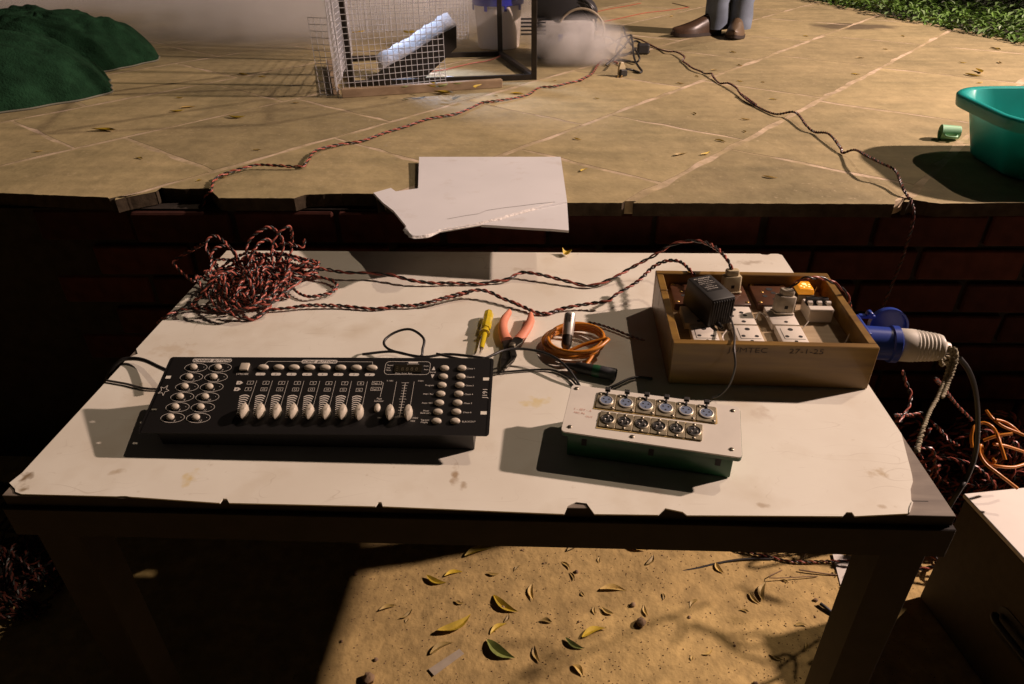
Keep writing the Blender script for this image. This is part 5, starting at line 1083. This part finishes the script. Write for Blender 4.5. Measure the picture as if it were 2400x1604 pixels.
MB().dome(.975, 3.035, Z + 1.62, .088, .098, .115, 18, 6, low=.02).build('hair', M['hair'], ps, 60)

# ---- green cloth mounds at the left
def mound(label, cx, cy, rx, ry, h, seed, rot=0, hem=True):
    g = np.random.RandomState(seed); ph = g.rand(12) * 6.28; n, m_ = 150, 46
    root = thing('cloth_mound', label, 'cloth bundle', (cx, cy, ZS)); R_ = []
    def edge(a): return 1 + .05 * math.sin(3 * a + ph[0]) + .03 * math.sin(7 * a + ph[1]) + .012 * math.sin(19 * a + ph[2])
    for i in range(m_):
        t = i / (m_ - 1); rr = 1 - t; rg_ = []
        for k in range(n):
            a = 2 * PI * k / n; e = edge(a)
            prof = (1 - rr ** 2.6) ** .62; wr = .013 * abs(math.sin(6.5 * a + 6 * rr + ph[3] + .8 * math.sin(9 * rr + 3 * a))) ** 1.6 * rr ** 2 * (1 - rr) * 5 - .010 * abs(math.sin(3.5 * a - 4 * rr + ph[8])) ** 3 * rr + .005 * math.sin(31 * a + 13 * math.sin(5 * rr)) * rr * rr * (1 - rr) * 4 + .010 * math.sin(5 * a - 9 * rr + ph[4]) * (1 - t) * t * 4 + .006 * math.sin(23 * a + ph[5]) * max(0, rr - .7)
            x = rx * rr * e * math.cos(a); y = ry * rr * e * math.sin(a); z = ZS + .004 + h * prof + wr * (1 if t > .02 else 0) + .012 * math.sin(4.3 * x / rx + ph[6]) * math.sin(3.7 * y / ry + ph[7]) * prof
            X = x * math.cos(rot) - y * math.sin(rot); Y = x * math.sin(rot) + y * math.cos(rot); rg_.append((cx + X, cy + Y, z))
        R_.append(rg_)
    MB().loft(R_, True, True).build('cloth', M['cloth'], root, 80)
    hm = []
    for k in range(n + 1):
        a = 2 * PI * k / n; e = edge(a) * 1.004; x, y = rx * e * math.cos(a), ry * e * math.sin(a); hm.append((cx + x * math.cos(rot) - y * math.sin(rot), cy + x * math.sin(rot) + y * math.cos(rot), ZS + .0045))
    MB().tube(hm, .0028, 6, False).build('hem', M['hemwhite'], root, 60)
mound('nearest dark green cloth-covered mound at the left edge of stage', -1.905, 1.80, .46, .335, .195, 3, .35)
mound('dark green cloth mound behind the nearest one, white hem showing', -2.015, 2.42, .44, .335, .195, 7, -.2)
mound('low dark green cloth hump farthest back at left edge', -2.50, 2.62, .38, .25, .155, 12, .1)

# ---- teal basin and mint mug
bs = thing('plastic_basin', 'teal plastic basin with rolled rim near the right stage edge', 'basin', (1.305, 1.03, ZS))
def rr_ring(x0, y0, x1, y1, rad, z): return [(x, y, z) for x, y in rrect(x0, y0, x1, y1, rad, 10)]
MB().loft([rr_ring(1.150, .918, 1.470, 1.165, .075, ZS + .002), rr_ring(1.142, .908, 1.478, 1.178, .082, ZS + .010), rr_ring(1.108, .876, 1.512, 1.205, .10, ZS + .1220),
           rr_ring(1.098, .866, 1.522, 1.213, .105, ZS + .1230), rr_ring(1.084, .852, 1.536, 1.226, .11, ZS + .1180), rr_ring(1.080, .848, 1.540, 1.230, .112, ZS + .1400), rr_ring(1.083, .851, 1.537, 1.227, .111, ZS + .1445), rr_ring(1.092, .860, 1.528, 1.218, .107, ZS + .1460), rr_ring(1.100, .868, 1.520, 1.209, .104, ZS + .1430), rr_ring(1.112, .880, 1.508, 1.200, .10, ZS + .1150),
           rr_ring(1.146, .912, 1.474, 1.174, .08, ZS + .012), rr_ring(1.16, .93, 1.46, 1.155, .07, ZS + .008)]).build('shell', M['teal'], bs, 50)
mg = thing('plastic_mug', 'pale mint plastic mug lying on its side behind basin', 'mug', (1.22, 1.33, ZS))
MGm = TR(1.140, 1.272, ZS + .0192) @ rotz(math.radians(-12)) @ Matrix.Rotation(PI / 2, 4, 'Y') @ Matrix.Rotation(math.radians(100), 4, 'Z') @ Matrix.Scale(.5, 4)
MB().lathe([(.0375, 0), (.0388, .002), (.0375, .006), (.0345, .085), (.0330, .092), (.0318, .088), (.0335, .010), (.0350, .002)], 28, MGm, (False, False)).lathe([(.0325, .089), (.0325, .092)], 28, MGm).build('cup', M['mint'], mg, 40)
MB().tube(spline([(-.030, 0, .015), (-.052, 0, .022), (-.058, 0, .045), (-.052, 0, .068), (-.030, 0, .076)], .006), .0055, 8).build('handle', M['mint'], mg, 60, mtx=MGm)

# ================================================================== RIGHT SIDE: case, cable heap
CS = TR(.9489, .430, GZ) @ rotz(math.radians(9.3))
cs = thing('equipment_case', 'brown sided equipment case with worn cream top beside the table', 'case', mtx=CS)
MB().box(.25, -.29, .1555, .50, .58, .307).build('body', M['casewall'], cs, None, .004, world=False)
MB().box(.25, -.29, .314, .506, .586, .010).build('lid_sheet', M['casetop'], cs, None, .0015, world=False)
MB().prism(rrect(-.07, -.034, .07, .034, .02, 4), -.004, .0012, TR(-.0005, -.235, .165) @ Matrix.Rotation(-PI / 2, 4, 'Y') @ rotz(PI / 2)).build('handle_recess', M['blackplastic'], cs, world=False)
MB().tube(spline([(-.008, -.30, .17), (-.018, -.285, .17), (-.020, -.235, .17), (-.018, -.185, .17), (-.008, -.17, .17)], .008), .007, 8).build('handle', M['blackrubber'], cs, 60, world=False)

twisted('hanging_flex', 'red and black flex hanging in an S beside the table edge', 'cable', [PT('hang_a')], pitch=.034)
twisted('hanging_flex', 'red and black flex slanting down behind the rope', 'cable', [PT('hang_b')], pitch=.030)
twisted('hanging_flex', 'short flex poking sideways from under the table edge', 'cable', [PT('hang_c')], pitch=.026)
twisted('hanging_flex', 'red flex slanting into the cable heap', 'cable', [PT('hang_d')], pitch=.026)
heap = [snarl(1.06, .66, GZ + .012, .19, .09, .30, 44, 31, 440), snarl(.92, .67, GZ + .010, .13, .08, .20, 30, 37, 310), snarl(1.22, .68, GZ + .010, .17, .09, .28, 26, 41, 300), snarl(1.02, .58, GZ + .010, .16, .09, .10, 20, 55, 240)]
twisted('cable_heap', 'dark heap of twisted red and black cables on the ground right of table', 'cables', heap, pitch=.03, off=.0026, rad=.0025, ds=.007, n=5)
oh = thing('orange_cable_heap', 'loops of orange cable lying on the cable heap', 'cable', (.95, .5, GZ))
for k in 'abcdefg': MB().tube(spline(PT('orange_' + k), .008), .0031, 8).build('loop', M['orange'], oh, 60)
twisted('ground_cable_heap', 'dim heap of cables on the ground left of table', 'cables', [snarl(-1.24, .52, GZ + .008, .22, .18, .06, 34, 61, 380), snarl(-1.15, .38, GZ + .008, .15, .13, .05, 20, 67, 230)], pitch=.03, off=.0026, rad=.0025, ds=.008, n=5, mats=(M['darkredwire'], M['blackwire']))
twisted('ground_flex', 'red and black flex crossing the ground under the table', 'cable', [PT('ground_red')], pitch=.028)
cable('ground_cable', 'thin black cable curving over the ground under the table', 'cable', PT('ground_black'), .0028, M['blackrubber'], ds=.01)

# ================================================================== LITTER ON THE GROUND
rl = random.Random(77)
def leaf_mesh(L, wid, curl, twist, fold, seed):
    g = random.Random(seed); n = 7; vs = []; fs = []
    for i in range(n + 1):
        t = i / n; x = (t - .5) * L; w = wid * (math.sin(PI * min(1, t * 1.02 + .02)) ** .8) * (1 - .25 * t) + .0006
        z = curl * L * (4 * (t - .5) ** 2) ** 1.1 ; y0 = .16 * L * math.sin(PI * t) * (1 if seed % 2 else -1) * .8
        a = twist * (t - .5)
        for sg in (-1, 0, 1): yy = sg * w / 2; zz = abs(sg) * fold * w; vs.append((x, y0 + yy * math.cos(a) - zz * math.sin(a), z + yy * math.sin(a) + zz * math.cos(a)))
    for i in range(n):
        for j in (0, 1): fs.append((i * 3 + j, i * 3 + j + 1, i * 3 + j + 4, i * 3 + j + 3))
    mb = MB(); mb.keep = True; zmin = min(v[2] for v in vs); mb.add([(x, y, z - zmin) for x, y, z in vs], fs); return mb
def put_leaf(name, label, cat, group, p, q, z, material, seed, w=.24, curl=.16, twist=.8):
    dx, dy = q[0] - p[0], q[1] - p[1]; L = max(.012, math.hypot(dx, dy))
    mb = leaf_mesh(L, max(.006, L * w), curl, twist, .35, seed); o = mb.build(name, material, None, 60)
    dz = (q[2] - p[2]) if len(p) > 2 else 0
    o.location = ((p[0] + q[0]) / 2, (p[1] + q[1]) / 2, z); o.rotation_euler = (0, -math.atan2(dz, L), math.atan2(dy, dx)); return tag(o, label, cat, group)
gl_names = {15: 'largest curved yellow leaf in the middle of lit ground', 17: 'long yellow-green leaf at left of the lit ground', 19: 'broad curled green leaf nearest the picture bottom', 20: 'yellow-green leaf right of the bottom middle', 3: 'folded tan leaf at the left with slim partner', 23: 'pale crumpled dry leaf at bottom middle', 9: 'twisted tan leaf cluster below the table edge'}
for i, (a, b, c_, d_) in enumerate(D['leaf_ground']):
    mt_ = M['leafC'] if i in (19, 21) else (M['leafB'] if i in (2, 3, 4, 15, 17, 18, 20) else M['leafA'])
    put_leaf('fallen_leaf', gl_names.get(i, 'dry curled leaf on the earth right of centre' if a > 2600 else ('dry curled leaf on the earth left of centre' if a < 300 else 'dry curled leaf in the middle of the earth')), 'leaf', 'leaves on the earth', (a / 1e4, b / 1e4), (c_ / 1e4, d_ / 1e4), GH((a + c_) / 2e4, (b + d_) / 2e4) + .0008, mt_, i + 3, .29 if i not in (19,) else .36, rl.uniform(.02, .09), rl.uniform(-1.0, 1.0))
for k in range(26):                                                          # smaller broken leaves between them
    x, y, a = rl.uniform(-.25, .72), rl.uniform(.12, .60), rl.uniform(0, 6.28); L_ = rl.uniform(.012, .034)
    put_leaf('leaf_fragment', 'small broken piece of dry leaf on the lit earth', 'leaf', 'broken leaves on the earth', (x, y), (x + L_ * math.cos(a), y + L_ * math.sin(a)), GH(x, y) + .0008, M['leafA'], 500 + k, rl.uniform(.25, .5), rl.uniform(.0, .12), rl.uniform(-1, 1))
def where(x, y):
    if x > 1.5: return 'small yellow leaf on the stage near the lawn'
    if y > 2.3: return 'small yellow leaf at the back of the stage'
    if x < -.85: return 'yellow leaf on the stage near the green mounds'
    if x < -.3: return 'yellow leaf on the stage left of the white board'
    if x < .3: return 'yellow leaf on the stage behind the white board'
    return 'small yellow leaf beside the zigzag flex on right half of stage'
for i, (a, b, c_, d_) in enumerate(D['leaf_stage']):
    put_leaf('fallen_leaf', where(a / 1e4, b / 1e4), 'leaf', 'leaves on the stage', (a / 1e4, b / 1e4), (c_ / 1e4, d_ / 1e4), ZS + .0015, M['leafB'] if i % 3 else M['leafA'], i + 90, .26, rl.uniform(.02, .10), rl.uniform(-1, 1))
for i, q in enumerate(D['leaf_cage']):
    q = [v / 1e4 for v in q]; put_leaf('fallen_leaf', 'green or yellow leaf lying on or by the cage front batten', 'leaf', 'leaves by the cage', tuple(q[:2]), tuple(q[3:5]), q[2] if q[2] > ZS + .01 else ZS + .002, (M['leafC'], M['leafB'])[i % 2], i + 160, .34, .1, .6)
for i, q in enumerate(D['leaf_mesh']):
    q = [v / 1e4 for v in q]; put_leaf('fallen_leaf', 'yellow leaf caught in the cage back mesh', 'leaf', 'leaves in the mesh', tuple(q[:3]), tuple(q[3:]), (q[2] + q[5]) / 2, (M['leafB'], M['leafA'])[i % 2], i + 190, .4, .1, 1.2)
lf = put_leaf('fallen_leaf', 'small yellow folded leaf on the far table edge', 'leaf', None, (.155, .722), (.135, .738), ZT + .002, M['leafB'], 301, .8, .5, 1.6)
def clod(label, x, y, rad, seed, z=None):
    z = GH(x, y) - .001
    g = np.random.RandomState(seed); rings = []
    for i in range(6):
        a = -PI / 2 + PI * (i + .3) / 5.6; rings.append([(x + rad * math.cos(a) * math.cos(k * PI / 4) * (1 + .3 * g.randn() * .5), y + rad * math.cos(a) * math.sin(k * PI / 4) * (1 + .3 * g.randn() * .5), z + rad * .62 + rad * .8 * math.sin(a) * (1 + .1 * g.randn())) for k in range(8)])
    return tag(MB().loft(rings).build('earth_clod', M['clod'], None, 40), label, 'clod', 'clods')
clod('round earth clod right of the lit ground middle', .3172, .3384, .011, 1); clod('dark ring-shaped clod at the bottom left of lit ground', -.254, .202, .013, 2)
for k in range(26): clod('small crumb of earth on the ground', rl.uniform(-.35, .75), rl.uniform(.15, .62), rl.uniform(.002, .006), 10 + k)
pb_ = MB()
for k in range(3200):
    x, y, s_ = rl.uniform(-.45, .95), rl.uniform(.05, .68), rl.uniform(.0007, .0022); a = rl.random() * 6; pb_.add([(x + s_ * math.cos(a + t * 1.57), y + s_ * math.sin(a + t * 1.57), GH(x, y) - .0005) for t in range(4)] + [(x, y, GH(x, y) + s_ * 1.3)], [(0, 1, 4), (1, 2, 4), (2, 3, 4), (3, 0, 4)])
o = pb_.build('grit', M['clod'], None); o['kind'] = 'stuff'; o['label'] = 'scattered grit on the bare earth'; o['category'] = 'grit'
tp_ = MB(); tp_.prism([(-0.1339, 0.2251), (-0.1201, 0.2111), (-0.0631, 0.2628), (-0.0745, 0.2739)], GH(-.05, .2) + .003, GH(-.05, .2) + .0037); tag(tp_.build('tape_strip', M['tape'], None), 'dusty strip of clear tape on the ground', 'tape')
cable('twig', 'thin dry twig on the ground near the right leg', 'twig', PT('ground_twig'), .0018, M['clod'], ds=.02)
for k in range(5):
    x0, y0 = rl.uniform(.55, .75), rl.uniform(.48, .62); cable('twig', 'short twig among the debris by the right leg', 'twig', [(x0, y0, GZ + .004), (x0 + rl.uniform(-.05, .05), y0 + rl.uniform(-.03, .03), GZ + .012), (x0 + rl.uniform(-.09, .09), y0 + rl.uniform(-.05, .05), GZ + .005)], .0012, M['clod'], 'twigs', ds=.02)
sw = MB().prism([(0.7838, 0.4531), (0.8684, 0.4458), (0.8889, 0.528), (0.7971, 0.5461)], GZ + .003, GZ + .006).build('paper_scrap', M['casetop'], None); tag(sw, 'pale paper scrap on the ground behind the right table leg', 'paper')

# ================================================================== SMOKE
def smoke(label, cx, cy, cz, sx, sy, sz, dens, scale, seed, thr=.0, col=(.985, .98, .975)):
    m = bpy.data.materials.new('smoke'); m.use_nodes = True; nt = m.node_tree; nt.nodes.remove(nt.nodes['Principled BSDF']); L = nt.links; out = nt.nodes['Material Output']
    v = nd(nt, 'ShaderNodeVolumePrincipled'); v.inputs['Color'].default_value = (*col, 1); v.inputs['Anisotropy'].default_value = -.35
    tc = nd(nt, 'ShaderNodeTexCoord'); dv = nd(nt, 'ShaderNodeVectorMath', operation='MULTIPLY'); L.new(tc.outputs['Object'], dv.inputs[0]); dv.inputs[1].default_value = (2 / sx, 2 / sy, 2 / sz)
    ln = nd(nt, 'ShaderNodeVectorMath', operation='LENGTH'); L.new(dv.outputs[0], ln.inputs[0])
    n = nd(nt, 'ShaderNodeTexNoise'); n.inputs['Scale'].default_value = scale; n.inputs['Detail'].default_value = 4; n.inputs['Roughness'].default_value = .58
    of = nd(nt, 'ShaderNodeVectorMath', operation='ADD'); L.new(tc.outputs['Object'], of.inputs[0]); of.inputs[1].default_value = (seed * 3.1, seed * 1.7, seed); L.new(of.outputs[0], n.inputs[0])
    a = nd(nt, 'ShaderNodeMath', operation='MULTIPLY_ADD'); L.new(n.outputs[0], a.inputs[0]); a.inputs[1].default_value = 4.2; a.inputs[2].default_value = -2.1 - thr + .60
    b = nd(nt, 'ShaderNodeMath', operation='SUBTRACT'); b.inputs[0].default_value = 1; L.new(ln.outputs['Value'], b.inputs[1])
    fo = nd(nt, 'ShaderNodeMapRange', interpolation_type='SMOOTHSTEP'); fo.inputs[1].default_value = 0; fo.inputs[2].default_value = .6; L.new(b.outputs[0], fo.inputs[0])
    mu = nd(nt, 'ShaderNodeMath', operation='MULTIPLY', use_clamp=True); L.new(a.outputs[0], mu.inputs[0]); L.new(fo.outputs[0], mu.inputs[1])
    d = nd(nt, 'ShaderNodeMath', operation='MULTIPLY'); L.new(mu.outputs[0], d.inputs[0]); d.inputs[1].default_value = dens; L.new(d.outputs[0], v.inputs['Density']); L.new(v.outputs[0], out.inputs['Volume'])
    rings = []
    for i in range(9):
        t = -PI / 2 + PI * (i + .15) / 8.3; rings.append([(sx / 2 * 1.02 * math.cos(t) * math.cos(2 * PI * k / 20), sy / 2 * 1.02 * math.cos(t) * math.sin(2 * PI * k / 20), sz / 2 * 1.02 * math.sin(t)) for k in range(20)])
    o = MB().loft(rings).build('smoke', m, None); o.location = (cx, cy, cz); o['kind'] = 'stuff'; o['label'] = label; o['category'] = 'smoke'; return o
smoke('white puff of smoke rolling in front of the smoke machine', .235, 2.335, ZS + .065, .46, .27, .25, 24, 12, 1, -.05)
smoke('pale smoke around the bucket behind the cage', -.12, 2.78, ZS + .11, .95, .60, .40, 4.5, 7, 2, -.1)
smoke('low drifting smoke over the stage left of the cage', -1.05, 3.30, ZS + .20, 2.5, 1.9, .84, 4.0, 4.6, 3, -.05)
smoke('thin smoke veil at the far left back of the stage', -2.9, 4.3, ZS + .22, 2.8, 2.2, .95, 2.4, 3.4, 4, -.10)
